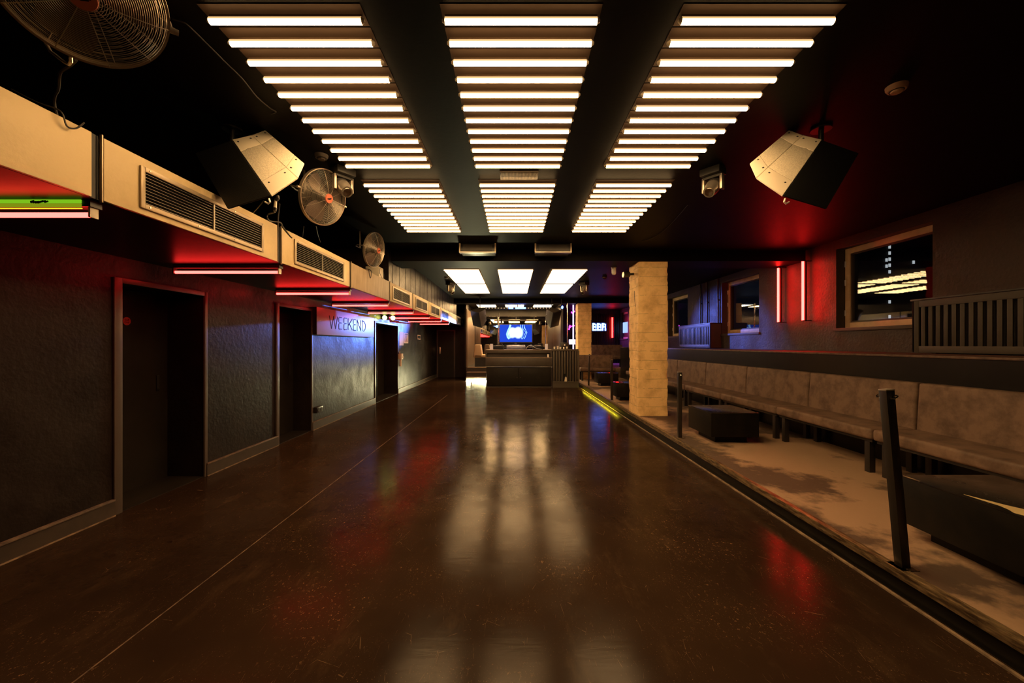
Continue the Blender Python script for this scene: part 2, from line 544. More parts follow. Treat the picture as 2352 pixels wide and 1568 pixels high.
st(MB().box(-4.0, 5.6, Y0 - .1, Y0, -.1, CEIL), 'wall_behind', 'wall')
# left wall with three deep door recesses
D = [(3.40, 4.36, 1.98, .40), (5.70, 6.665, 2.00, .30), (9.72, 11.62, 1.976, .40)]
wl = MB()
y = Y0
for (a, b, h, d) in D:
    wl.box(XL - .5, XL, y, a, 0, CEIL)
    wl.box(XL - .5, XL, a, b, h, CEIL)
    y = b
wl.box(XL - .5, XL, y, YB, 0, CEIL)
st(wl, 'wall_left', 'wall')
st(MB().box(XL, -2.19, 6.98, 15.2, 2.54, CEIL), 'wall_left_upper', 'wall')
gr = MB()
for i in range(19): gr.box(-2.19, -2.186, 7.2 + .42 * i, 7.215 + .42 * i, 2.54, CEIL)
st(gr, 'trim_5', 'dark')
def baseboard(n, a, b):
    o = st(MB().box(XL, XL + .026, a, b, 0, .125), 'baseboard_left_%d' % n, 'base')
    st(MB().box(XL, XL + .034, a, b, .125, .142), 'cap', 'basecap', o, bev=.004)
    st(MB().box(XL, XL + .036, a, b, 0, .008), 'floor_joint', 'caulk', o)
for n, (a, b) in enumerate(((Y0, 3.36), (4.37, 5.69), (6.68, 9.70), (11.63, 17.4))): baseboard(n + 1, a, b)
for n, (a, b, h, d) in enumerate(D):
    xl = XL - d
    leaf = st(MB().box(xl - .05, xl, a, b, 0, h), 'door_%d' % (n + 1), 'door')
    fr = MB().box(XL, XL + .018, a - .035, a + .035, 0, h + .04).box(XL, XL + .018, b - .012, b + .028, 0, h + .04).box(XL, XL + .018, a + .035, b - .012, h - .005, h + .04)
    st(fr, 'casing', 'casing', leaf, bev=.003)
    st(MB().box(XL - d, XL, a, b, 0, .006), 'threshold', 'door', leaf)
    if n == 2:
        st(MB().box(xl, xl + .03, (a + b) / 2 + .25, (a + b) / 2 + .32, 0, h), 'meeting_stile', 'black', leaf, bev=.004)
    st(MB().box(xl, xl + .012, b - .14, b - .11, .95, 1.12), 'handle_plate', 'black', leaf, bev=.003)
# far left end wall and its door
st(MB().box(-4, -1.95, 17.5, 17.7, 0, CEIL), 'wall_far_left', 'wall')
d4 = st(MB().box(-3.32, -2.62, 17.46, 17.5, 0, 2.02), 'door_4', 'door')
st(MB().box(-3.27, -3.20, 17.435, 17.46, 1.02, 1.32), 'handle_plate', 'metal', d4, bev=.004)
st(MB().box(-3.37, -3.32, 17.45, 17.5, 0, 2.07).box(-2.62, -2.57, 17.45, 17.5, 0, 2.07).box(-3.32, -2.62, 17.45, 17.5, 2.02, 2.07), 'casing', 'casing', d4)
# beams across the ceiling and the two concrete pillars
st(MB().box(XL, XR, 7.10, 7.78, 2.93, CEIL), 'beam', 'ceil')
st(MB().box(XL, XR, 14.60, 15.20, 2.95, CEIL), 'beam', 'ceil')
def pillar(x0, x1, y0, y1, z1, name):
    m = MB()
    nz, nx = 90, 14
    def disp(p, nrm, edge):
        k = mnoise.noise(p * 6) * .006 + mnoise.noise(p * 22) * .004
        fz = (p.z / .167) % 1
        if fz < .07: k -= .006
        if edge: k -= max(0, mnoise.noise(p * 11 + Vector((3, 1, 7)))) * .035
        return p + nrm * k
    per = []
    for i in range(nx): per.append((x0 + (x1 - x0) * i / nx, y0, (0, -1)))
    for i in range(nx): per.append((x1, y0 + (y1 - y0) * i / nx, (1, 0)))
    for i in range(nx): per.append((x1 - (x1 - x0) * i / nx, y1, (0, 1)))
    for i in range(nx): per.append((x0, y1 - (y1 - y0) * i / nx, (-1, 0)))
    n = len(per)
    vs_ = []
    for j in range(nz + 1):
        z = z1 * j / nz
        for i, (x, yy, nn) in enumerate(per):
            nr = Vector((nn[0], nn[1], 0))
            e = i % nx == 0
            if e: nr = (nr + Vector((per[i - 1][2][0], per[i - 1][2][1], 0))).normalized()
            vs_.append(disp(Vector((x, yy, z)), nr, e))
    m.add(vs_, [(j * n + i, j * n + (i + 1) % n, (j + 1) * n + (i + 1) % n, (j + 1) * n + i) for j in range(nz) for i in range(n)])
    m.f.append(tuple(nz * n + i for i in range(n)))
    return st(m, name, 'pillar')
pillar(2.235, 2.765, 7.15, 7.72, 2.935, 'pillar')
pillar(2.36, 2.86, 14.66, 15.2, 2.955, 'pillar')

# right wall with windows
WZ0, WZ1 = 1.64, 2.77
WIN = [(4.28, 5.56), (7.31, 8.61), (10.30, 11.60), (15.72, 16.82)]
wr = MB()
y = Y0
zz0, zz1 = CH + (WZ0 - CH) * SR, CH + (WZ1 - CH) * SR
for (a, b) in WIN:
    a, b = a * SR, b * SR
    wr.box(XR, XR + .3, y, a, 0, CEIL)
    wr.box(XR, XR + .3, a, b, 0, zz0)
    wr.box(XR, XR + .3, a, b, zz1, CEIL)
    y = b
wr.box(XR, XR + .3, y, YB, 0, CEIL)
st(wr, 'wall_right', 'wallr')
GX = scale_about_eye(SR)
XQ = 4.50                                  # the wall face before that scaling
for n, (a, b) in enumerate(WIN):
    f = st(MB().frame(XQ + .125, XQ + .185, a, b, WZ0 + .03, WZ1, .075), 'window_%d' % (n + 1), 'woodframe', bev=.006)
    st(MB().frame(XQ + .14, XQ + .175, a + .075, b - .075, WZ0 + .105, WZ1 - .075, .022), 'glazing_bead', 'sill', f)
    st(MB().box(XQ + .15, XQ + .156, a + .07, b - .07, WZ0 + .10, WZ1 - .07), 'pane', 'glass', f)
    st(MB().box(XQ - .025, XQ + .16, a - .03, b + .03, WZ0 - .012, WZ0 + .03), 'sill', 'sill', f, bev=.005)
    if n < 3:
        hg = MB()
        for zz in (WZ0 + .2, WZ0 + .62, WZ1 - .25): hg.box(XQ + .112, XQ + .126, b - .018, b - .006, zz, zz + .08)
        st(hg, 'hinge', 'white', f)
GX = None
# ledge below the windows
st(MB().box(4.10, XR, Y0, 15.3, .16, 1.315), 'ledge', 'ledge')
st(MB().box(4.085, XR, Y0, 15.3, 1.315, 1.338), 'trim_6', 'ledgeedge', bev=.003)
# night outside
ext = thing('exterior_tower', 'dark tower block outside with one column of small lit windows', 'building', (172, 172, -20))
MB().box(126, 160, 150, 186, -20, 62).build('tower_wall', 'dark', ext)
for (px, py) in ((2043, 567), (2043, 581), (2043, 595), (2036, 597), (2043, 609), (2036, 611), (2043, 624), (2043, 693), (2043, 727), (2098, 602)):
    p = P(px, py, 149.9 / 1.0)
    MB().box(p.x - .36, p.x + .36, 149.7, 149.95, p.z - .6, p.z + .6).build('lit_window', 'townwin', ext)

# ------------------------------------------------------------------ ceiling tube lights
tz = CEIL - .032
root = MB().cyl((-.385, 0, 0), (.385, 0, 0), .0175, n=20).build('tube_light', 'warm')
MB().box(-.40, .40, -.068, .068, .028, .032).box(-.385, .385, -.006, .006, .016, .028).build('glow_plate', 'plate', root)  # wide plate added to catch glow between rows; narrow stem holds the tube
MB().cyl((-.400, 0, 0), (-.385, 0, 0), .007, .0172, n=12).build('end_cap', 'cream', root)
MB().cyl((.385, 0, 0), (.400, 0, 0), .0172, .007, n=12).build('end_cap', 'cream', root)
BAY = [('nearest', 2.02, .1495, 12), ('second', 4.105, .1505, 12), ('third', 8.80, .15, 13), ('fourth', 10.93, .15, 13), ('farthest', 15.75, .15, 13)]
M['warm_low'] = tube_mat('warm_tube_glow_low', TUBE_L * .75)
M['warm_high'] = tube_mat('warm_tube_glow_high', TUBE_L * 2.2)
tubes = {}
for k_, mk in (('third', 'warm_low'), ('fourth', 'warm_low'), ('farthest', 'warm_high')):
    tubes[k_] = root.data.copy()
    tubes[k_].materials[0] = M[mk]
first = True
for (bn, ys0, dy, cnt) in BAY:
    for cn, x in (('left', -1.155), ('middle', .037), ('right', 1.234)):
        for i in range(cnt):
            loc = (x, ys0 + dy * i, tz)
            lab = 'glowing ceiling tube, %s from the near end in %s column of the %s bay' % (ORD[i], cn, bn)
            if first:
                root.location = loc
                WM[root.name] = Matrix.Translation(loc)
                tag(root, lab, 'tube light', 'ceiling tubes of the nearest bay')
                first = False
            else:
                o = dup(root, loc, lab, 'ceiling tubes of the %s bay' % bn)
                if bn in tubes: o.data = tubes[bn]

# ------------------------------------------------------------------ left duct with grilles
XD, DZ0, DZ1 = -2.15, 2.20, 2.53
SE = [-1.0, 2.06, 3.67, 5.25, 6.90, 8.48, 10.10, 11.70, 13.30, 15.0, 17.0]
G = {1: (2.285, 3.41), 2: (3.895, 5.03), 4: (7.06, 8.22), 5: (8.72, 9.87), 6: (10.32, 11.5), 7: (11.85, 13.07), 9: (15.2, 16.6)}
LAB = {0: 'plain tan duct section at the left edge above the green lit tube',
       1: 'tan duct section with the longest looking louvred grille, below the left loudspeaker',
       2: 'tan duct section with louvred grille, below the middle fan',
       3: 'plain grained tan duct section under the farthest fan, without any grille',
       4: 'tan duct section with grille just beyond the plain grained section',
       5: 'second grilled duct section beyond the plain grained one',
       6: 'third grilled duct section beyond the plain grained one',
       7: 'fourth grilled duct section beyond the plain grained one, before the pale blank end piece',
       8: 'short looking pale blank duct section near the far end',
       9: 'dark grilled duct section at the far end'}  # front panel, frame and louvres are black
for i in range(10):
    a, b = SE[i] + .03, SE[i + 1] - .03
    t = thing('duct_section', LAB[i], 'duct', (XD - .4, (a + b) / 2, DZ0), 'ventilation duct sections along the left wall')
    MB().box(XL + .002, XD - .02, a - .028, b + .028, DZ0, DZ1 - .005).build('casing', 'soffit', t)
    fm = 'tan2' if i == 3 else ('cream' if i == 8 else ('black' if i == 9 else 'tan'))
    MB().box(XD - .02, XD, a, b, DZ0 + .001, DZ1).build('front_panel', fm, t, bev=.003)
    MB().box(XD - .018, XD - .010, b, b + .028, DZ0, DZ1).build('flange', 'dark', t)
    MB().box(XD - .018, XD - .010, a - .028, a, DZ0, DZ1).build('flange', 'dark', t)
    if i < 5:
        MB().box(XD - .008, XD + .006, b + .044, b + .052, DZ0 - .012, DZ1 + .012).build('bracket', 'tanframe', t, bev=.002)
    if i in G:
        ga, gb = G[i]
        z0, z1 = 2.236, 2.478
        fw = .028
        fmat = 'tanframe' if i != 9 else 'black'
        g = MB().frame(XD, XD + .014, ga, gb, z0, z1, fw).build('grille_frame', fmat, t, bev=.004)
        MB().box(XD, XD + .002, ga + fw, gb - fw, z0 + fw, z1 - fw).build('shade_sheet', 'ventshade', g)  # flat black sheet stands in for the shade behind the louvres
        lv = MB()
        for k in range(10):
            zz = z0 + fw + .008 + k * (z1 - z0 - 2 * fw - .016) / 9
            lv.box(XD + .002, XD + .004, ga + fw, gb - fw, zz - .0009, zz + .0009)
        lv.build('louvres', 'louvre' if i != 9 else 'black', g)
        MB().box(XD + .003, XD + .011, (ga + gb) / 2 - .006, (ga + gb) / 2 + .006, z0 + fw, z1 - fw).build('mullion', 'louvre' if i != 9 else 'black', g)
        if i in (1, 2):
            for yy in (ga + .055, ga + (gb - ga) * .37, ga + (gb - ga) * .68, gb - .02):
                for zz in (z0 + .014, z1 - .014):
                    MB().cyl((XD + .012, yy, zz), (XD + .018, yy, zz), .006, .004, 10).build('screw', 'screw', g)
# red tube lights under the duct
RY = [2.10, 3.77, 5.38, 7.04, 8.77, 10.45, 12.1, 13.6]
RL = ['red white tube light at the left edge below the green lit batten', 'red tube light over the first door recess from the camera',
      'red tube light over the second door recess', 'red tube light above the start of the purple sign board', 'red tube light above the far end of the purple sign board',
      'red tube light just beyond the yellow twin lamp', 'second red tube light from the far end under the duct', 'farthest red tube light under the duct']
for i, yy in enumerate(RY):
    t = thing('red_tube_light', RL[i], 'tube light', (-2.7, yy, 2.2), 'red tubes under the duct')
    MB().cyl((-3.20, yy, 2.130), (-2.222, yy, 2.130), .0135, n=12).build('tube', 'redtube', t)
    MB().obox((-2.216, yy, 2.145), ((1, 0, .0), (0, 1, 0), (0, 0, 1)), (.006, .022, .032)).build('end_bracket', 'cream', t, bev=.003)
    MB().obox((-3.207, yy, 2.145), ((1, 0, .0), (0, 1, 0), (0, 0, 1)), (.006, .022, .032)).build('end_bracket', 'black', t, bev=.003)
    bt = MB().box(-3.2, -2.20, yy - .03, yy + .03, 2.166, 2.199).build('batten', 'black', t)
    if i == 0:
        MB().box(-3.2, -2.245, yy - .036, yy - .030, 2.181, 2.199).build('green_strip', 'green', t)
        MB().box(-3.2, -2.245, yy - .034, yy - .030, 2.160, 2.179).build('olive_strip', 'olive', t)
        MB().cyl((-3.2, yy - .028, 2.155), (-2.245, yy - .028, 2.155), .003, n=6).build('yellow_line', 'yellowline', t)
        k = MB()
        for q in range(7):
            xx = -2.42 - q * .012
            k.obox((xx, yy - .0375, 2.188 + R.uniform(-.004, .004)), ((1, 0, .3), (0, 1, 0), (-.3, 0, 1)), (.010, .002, R.uniform(.003, .006)))
        k.build('torn_tape', 'black', t)

# ------------------------------------------------------------------ wall items on the left
t = thing('sign_board', 'purple lit sign board reading WEEKEND above the wall between two doors', 'sign', (XL, 8.0, 1.6))
SX = -3.305
MB().box(XL, SX, 6.69, 9.42, 1.612, 2.075).build('board', 'sign', t, bev=.003)
MB().box(XL, SX - .004, 6.684, 6.69, 1.612, 2.075).build('side_panel', 'black', t)
def strokes(segs, y0, y1, mat='letter', z0=1.737, z1=1.958, wd=.018):
    m = MB()
    for (a, b) in segs:
        pa = Vector((SX + .002, y0 + (y1 - y0) * a[0], z0 + (z1 - z0) * a[1]))
        pb = Vector((SX + .002, y0 + (y1 - y0) * b[0], z0 + (z1 - z0) * b[1]))
        d = pb - pa
        L = d.length
        d.normalize()
        m.obox((pa + pb) / 2, (d, Vector((1, 0, 0)), d.cross(Vector((1, 0, 0)))), (L / 2 + wd * .3, .002, wd / 2))
    m.build('letter', mat, t)
EE = [((.12, 0), (.12, .42)), ((.12, .60), (.12, .95)), ((.25, 1), (.95, 1)), ((.3, .53), (.9, .53)), ((.25, 0), (.95, 0))]
EW = [((.25, -.06), (.8, -.06)), ((.3, .46), (.7, .46))]
strokes([((0, 1), (.27, 0)), ((.27, 0), (.5, 1)), ((.5, 1), (.74, 0)), ((.74, 0), (1, 1))], 7.136, 7.478)
for (a, b) in ((7.51, 7.66), (7.735, 7.885), (8.19, 8.345)):
    strokes(EE, a, b, wd=.016)
    strokes(EW, a, b, 'letterw', wd=.010)
strokes([((0, 0), (0, 1)), ((1, 1), (.08, .42)), ((.3, .56), (1, 0))], 7.95, 8.15)
strokes([((0, 0), (0, 1)), ((0, 1), (1, 0)), ((1, 0), (1, 1))], 8.41, 8.605)
strokes([((0, 0), (0, 1)), ((0, 1), (.5, .95)), ((.5, .95), (.9, .7)), ((.9, .7), (.98, .45)), ((.98, .45), (.85, .2)), ((.85, .2), (.4, -.03))], 8.685, 8.89)
t = thing('twin_lamp', 'yellow glowing twin spot lamp above the double door recess', 'lamp', (-3.3, 10.35, 2.13))
MB().box(-3.39, -3.22, 10.28, 10.42, 2.10, 2.195).build('lamp_body', 'black', t, bev=.01)
for (q, x, yy) in (('a', -3.12, 10.27), ('b', -3.30, 10.17)):
    MB().cyl((x, yy + .08, 2.13), (x, yy + .015, 2.125), .035, .062, 20).build('lamp_head', 'black', t)
    MB().cyl((x, yy + .015, 2.125), (x, yy, 2.122), .060, .055, 20).build('lens', 'ylamp', t)
t = thing('wall_socket', 'black double wall socket box low beside the second door recess', 'socket', (XL, 6.86, .3))
MB().box(XL, XL + .05, 6.76, 6.98, .275, .375).build('socket_box', 'black', t, bev=.005)
for yy in (6.82, 6.92): MB().cyl((XL + .05, yy, .325), (XL + .054, yy, .325), .032, n=20).build('socket_plate', 'dark', t)
t = thing('door_sticker', 'round red sticker reading Staff Only on the first door', 'sticker', (-3.79, 3.90, 1.675))
MB().cyl((-3.79, 3.90, 1.675), (-3.7875, 3.90, 1.675), .040, n=32).build('disc', 'red', t)
for k, (txt, dz) in enumerate((('Staff', .004), ('Only', -.019))):
    cu = bpy.data.curves.new('lettering', 'FONT')
    cu.body = txt
    cu.size = .026
    cu.align_x = 'CENTER'
    cu.extrude = .0003
    o = bpy.data.objects.new('lettering', cu)
    C.objects.link(o)
    me = bpy.data.meshes.new_from_object(o)
    bpy.data.objects.remove(o)
    o = bpy.data.objects.new('lettering', me)
    C.objects.link(o)
    me.materials.append(M['letter'])
    o.parent = t
    o.location = (.0032, 0, dz)
    o.rotation_euler = (PI / 2, 0, PI / 2)
t = thing('wall_notice', 'tall plain pinkish paper notice beside the double door recess', 'notice', (XL, 12.0, 1.6), 'paper notices on the left wall')
MB().box(XL, XL + .004, 11.80, 12.25, 1.41, 1.82).build('sheet', 'paper', t)
t = thing('wall_notice', 'framed paper notice with dark heading and reddish picture, right of the plain one', 'notice', (XL, 12.5, 1.6), 'paper notices on the left wall')
MB().box(XL, XL + .006, 12.28, 12.78, 1.475, 1.795).build('sheet', 'paper', t)
MB().box(XL + .006, XL + .008, 12.36, 12.70, 1.52, 1.73).build('picture', 'print', t)
MB().box(XL + .006, XL + .008, 12.36, 12.72, 1.748, 1.772).build('heading', 'letter', t)
t = thing('small_frame', 'small dark frame with reddish border alone on the left wall', 'picture frame', (XL, 14.2, 1.68))
MB().box(XL, XL + .01, 13.9, 14.5, 1.60, 1.79).build('backing', 'black', t)
MB().frame(XL + .01, XL + .014, 13.98, 14.42, 1.62, 1.77, .02).build('border', 'print', t)
t = thing('wall_dispenser', 'cream wall dispenser with tube below, right of the double door', 'dispenser', (XL, 11.8, 1.0))
MB().box(XL, XL + .10, 11.70, 11.86, 1.00, 1.17).build('dispenser_body', 'cream', t, bev=.01)
MB().cyl((XL + .05, 11.75, 1.0), (XL + .05, 11.75, .80), .035, n=16).build('lower_tube', 'cream', t)
MB().cyl((XL + .03, 11.73, 1.17), (XL + .03, 11.73, 1.25), .012, n=10).build('top_stub', 'cream', t)
MB().cyl((XL + .10, 11.82, 1.06), (XL + .125, 11.82, 1.06), .025, .02, 16).build('knob', 'white', t)
t = thing('junction_box', 'grey square junction box standing on the duct beside its far end of bare tan board', 'junction box', (-2.3, 6.62, 2.53))
MB().box(-2.42, -2.2, 6.50, 6.72, 2.532, 2.72).build('box_body', 'cream', t, bev=.008)
MB().tube([(-2.195, 6.5, 2.68), (-2.18, 6.49, 2.60), (-2.17, 6.56, 2.54), (-2.17, 6.66, 2.545), (-2.19, 6.71, 2.66)], .004, 6).build('cable', 'cable', t)

# ------------------------------------------------------------------ fans
def rot_to(n):
    return Vector(n).to_track_quat('Z', 'Y')
def fan():
    t = thing('wall_fan', 'x', 'fan', (0, 0, 0), 'round wire guard fans high on the left')
    RR = .25
    m = MB()
    for i in range(30):
        r = .045 + (RR - .006 - .045) * i / 29
        z = .075 - .055 * (r / RR) ** 2.6
        m.ring(r, z, .0009, 56, 4)
    for k in range(10):
        a = 2 * PI * k / 10
        m.tube([(r * math.cos(a), r * math.sin(a), .074 - .055 * (r / RR) ** 2.6) for r in (.03, .08, .13, .18, .22, RR)], .0018, 5)
    m.build('front_guard', 'wire', t)
    m = MB()
    for i in range(16):
        r = .06 + (RR - .006 - .06) * i / 15
        m.ring(r, -.085 + .075 * (r / RR) ** 2.6, .0013, 48, 4)
    for k in range(8):
        a = 2 * PI * (k + .5) / 8
        m.tube([(r * math.cos(a), r * math.sin(a), -.085 + .075 * (r / RR) ** 2.6) for r in (.05, .12, .19, RR)], .0018, 5)
    m.build('rear_guard', 'wire', t)
    m = MB().lathe([(RR - .003, -.014), (RR + .005, -.014), (RR + .006, 0), (RR + .005, .018), (RR - .003, .018), (RR - .003, -.014)], 72)
    m.build('rim', 'rim', t)
    for k in range(3):
        a0 = 2 * PI * k / 3 + .25
        vs_, fs = [], []
        nr, na = 7, 7
        for i in range(nr):
            r = .05 + .165 * i / (nr - 1)
            half = .35 + .22 * math.sin(PI * min(1, i / (nr - 1) * .8 + .15))
            for j in range(na):
                u = -1 + 2 * j / (na - 1)
                a = a0 + u * half
                z = -.012 + u * .030 * (1 - .3 * i / nr)
                vs_.append((r * math.cos(a), r * math.sin(a), z))
        nb = len(vs_)
        vs_ += [(x, yy, z - .003) for (x, yy, z) in vs_]
        for i in range(nr - 1):
            for j in range(na - 1):
                q = (i * na + j, i * na + j + 1, (i + 1) * na + j + 1, (i + 1) * na + j)
                fs.append(q)
                fs.append(tuple(nb + z for z in reversed(q)))
        edge = [j for j in range(na)] + [i * na + na - 1 for i in range(1, nr)] + [(nr - 1) * na + j for j in range(na - 2, -1, -1)] + [i * na for i in range(nr - 2, 0, -1)]
        for p_, q_ in zip(edge, edge[1:] + edge[:1]): fs.append((p_, q_, nb + q_, nb + p_))
        MB().add(vs_, fs).build('blade', 'blade', t)
    MB().cyl((0, 0, -.02), (0, 0, .03), .05, .04, 24).build('spinner', 'black', t)
    h = MB().cyl((0, 0, .072), (0, 0, .082), .043, .040, 32).build('badge', 'hub', t)
    MB().obox((0, 0, .083), ((1, .4, 0), (-.4, 1, 0), (0, 0, 1)), (.022, .005, .001)).obox((.004, -.004, .083), ((1, .4, 0), (-.4, 1, 0), (0, 0, 1)), (.012, .004, .001)).build('badge_mark', 'letter', h)
    MB().cyl((0, 0, -.17), (0, 0, -.07), .06, .068, 24).build('motor', 'black', t)
    return t
FN = [((-1.661, 1.535, 2.809), -.753, -.808, 'largest looking wire guard fan, cut off by the top left corner'),
      ((-1.79, 3.739, 2.826), -.362, -.28, 'wire guard fan with orange hub hanging behind the left loudspeaker'),
      ((-2.044, 5.826, 2.826), -.21, -.182, 'farthest small looking wire guard fan above the plain duct board')]
f0 = fan()
for i, (c, az, el, lab) in enumerate(FN):
    n = Vector((math.cos(el) * math.cos(az), math.cos(el) * math.sin(az), math.sin(el)))
    q = rot_to(n)
    if i == 0:
        o = f0
        o.location = c
        o.rotation_euler = q.to_euler()
        WM[o.name] = Matrix.Translation(c) @ q.to_matrix().to_4x4()
        o['label'] = lab
    else:
        o = dup(f0, c, lab, rot=q)
for i, o in enumerate([o for o in bpy.data.objects if o.name.startswith('wall_fan')]):
    c, az, el, _ = FN[i]
    n = Vector((math.cos(el) * math.cos(az), math.cos(el) * math.sin(az), math.sin(el)))
    c = Vector(c)
    u = n.cross(Vector((0, 0, 1))).normalized()
    b = c - n * .12
    top = Vector((b.x - .12, b.y + .05, CEIL))
    m = MB().tube([c + u * .262 - n * .0, c + u * .262 - n * .10, b - n * .10 + u * .12, b - n * .12, b - n * .10 - u * .12, c - u * .262 - n * .10, c - u * .262], .007, 8)
    m.tube([b - n * .11, (b - n * .11 + top) / 2 + Vector((0, 0, .03)), top], .012, 8)
    m.build('mount_arm', 'metal', o)
    kn = MB()
    for sg in (-1, 1): kn.cyl(c + u * sg * .255, c + u * sg * .285, .014, .012, 10)
    kn.build('clamp_knob', 'metal', o)
    if i == 0:
        MB().tube([P(103, 92, 1.70), P(106, 100, 1.72), P(116, 118, 1.72), P(128, 127, 1.72), P(150, 145, 1.72), P(158, 148, 1.72), P(163, 142, 1.71), P(162, 122, 1.70)], .0065, 8).build('carry_handle', 'metal', o)

# ------------------------------------------------------------------ loudspeakers near the ceiling
def near_speaker(mir, lab):
    """hanging wedge cabinet; picture points of the right one, mirrored for the left one"""
    def Q(px, py, Y):
        if mir: px = 2 * 1210.6 - px
        return P(px, py, Y)
    t = thing('loudspeaker', lab, 'loudspeaker', Q(1820, 390, 3.05), 'wedge loudspeakers under the ceiling')
    b0, b1, b2, b4 = Q(1737, 410, 2.84), Q(1797, 451, 2.70), Q(1897, 481, 2.78), Q(1722, 377, 3.0)
    t0, t1, t2, t4 = Q(1843, 312, 3.02), Q(1887, 322, 2.92), Q(1972, 352, 2.98), Q(1812, 300, 3.12)
    ax = (b0 + b1 - t0 - t1).normalized()
    back = Vector((.0, .30, .06))
    eye = Vector((0, 0, CH))
    rear = [eye + (q - eye) * 1.06 for q in (b4, b2, t4, t2, b1, b0)]
    rc = sum(rear, Vector()) / 6
    cab = MB().hull([b0, b1, b2, b4, t0, t1, t2, t4] + [q + (rc - q) * .2 for q in rear])
    cab.build('cabinet', 'brownsp', t, bev=.006)
    def lerp(a, b, k): return a + (b - a) * k
    def plate(p, name, mat, th=.006):
        p = [Vector(q) for q in p]
        n = (p[1] - p[0]).cross(p[3] - p[0]).normalized()
        if n.dot(Vector((0, 0, CH)) - p[0]) < 0: n = -n
        c = sum(p, Vector()) / 4
        p = [c + (q - c) * .985 for q in p]
        MB().prism([q - n * .004 for q in p], n * (th + .004)).build(name, mat, t, bev=.002)
        return n
    for (ba, bb, ta, tb) in ((b0, b1, t0, t1), (b4, b0, t4, t0)):
        k1, k2 = .24, .78
        m0, m1, n0, n1 = lerp(ba, ta, k1), lerp(bb, tb, k1), lerp(ba, ta, k2), lerp(bb, tb, k2)
        nn = plate([ba, bb, m1, m0], 'end_plate', 'speakerp')
        plate([m0, m1, n1, n0], 'side_panel', 'speaker')
        plate([n0, n1, tb, ta], 'end_plate', 'speakerp')
        for (q0, q1, q2, q3) in ((ba, bb, m1, m0), (n0, n1, tb, ta)):
            for (u, v) in ((.18, .72), (.82, .72)):
                p = lerp(lerp(q0, q1, u), lerp(q3, q2, u), v)
                MB().cyl(p + nn * .005, p + nn * .009, .008, .006, 12).build('screw', 'black', t)
    n = (b2 - b1).cross(t1 - b1).normalized()
    if n.dot(Vector((0, 0, CH)) - b1) < 0: n = -n
    c = (b1 + b2 + t1 + t2) / 4
    MB().prism([c + (q - c) * .98 for q in (b1, b2, t2, t1)], n * .006).build('front_grille', 'grille', t)
    e = b1 + (b2 - b1) * .08 - (t1 - b1) * .02
    MB().tube([e + ax * .0, e + ax * .035 + (b2 - b1) * .03, e + ax * .045 + (b2 - b1) * .09, e + ax * .02 + (b2 - b1) * .12], .006, 8).build('lifting_eye', 'white', t)
    m = MB()
    cc = (t0 + t2) / 2 + back * .3
    m.tube([cc, Vector((cc.x, cc.y, CEIL))], .018, 10)
    m.cyl((cc.x, cc.y, CEIL - .012), (cc.x, cc.y, CEIL), .07, n=20)
    m.build('ceiling_mount', 'black', t)
    return t
near_speaker(False, 'wedge loudspeaker hanging at right of the ceiling tubes over the benches')
near_speaker(True, 'brightly lit wedge loudspeaker hanging at left above the duct')
def far_speaker(sx, px, lab):
    Y = 14.15
    t = thing('loudspeaker', lab, 'loudspeaker', P(px, 728, Y), 'wedge loudspeakers beside the stage')
    m = Matrix.Translation(P(px, 728, Y)) @ Matrix.Rotation(sx * .75, 4, 'Z') @ Matrix.Rotation(.5, 4, 'X') @ Matrix.Rotation(-sx * .28, 4, 'Y')
    a = [(-.21, -.2, .33), (.21, -.2, .33), (.21, -.2, -.30), (-.21, -.2, -.30)]
    b = [(-.15, .2, .26), (.15, .2, .26), (.12, .2, -.20), (-.12, .2, -.20)]
    MB().hull([m @ Vector(p) for p in a + b]).build('cabinet', 'brownsp', t, bev=.02)
    MB().prism([m @ Vector((x * .92, y - .001, z * .94)) for (x, y, z) in a], (m.to_3x3() @ Vector((0, -.012, 0)))).build('front_grille', 'glossgrille', t, bev=.004)
    hd = MB()
    hd.tube([m @ Vector(p) for p in ((sx * -.2, .1, .1), (sx * -.23, .1, 0), (sx * -.2, .1, -.1))], .012, 8)
    hd.build('handle', 'black', t)
    c = P(px, 728, Y)
    MB().tube([(c.x, c.y, c.z + .2), (c.x, c.y + .1, CEIL)], .02, 8).build('mount_pole', 'black', t)
far_speaker(-1, 1102, 'dark wedge loudspeaker hanging left of the stage')
far_speaker(1, 1268, 'dark wedge loudspeaker hanging right of the stage')

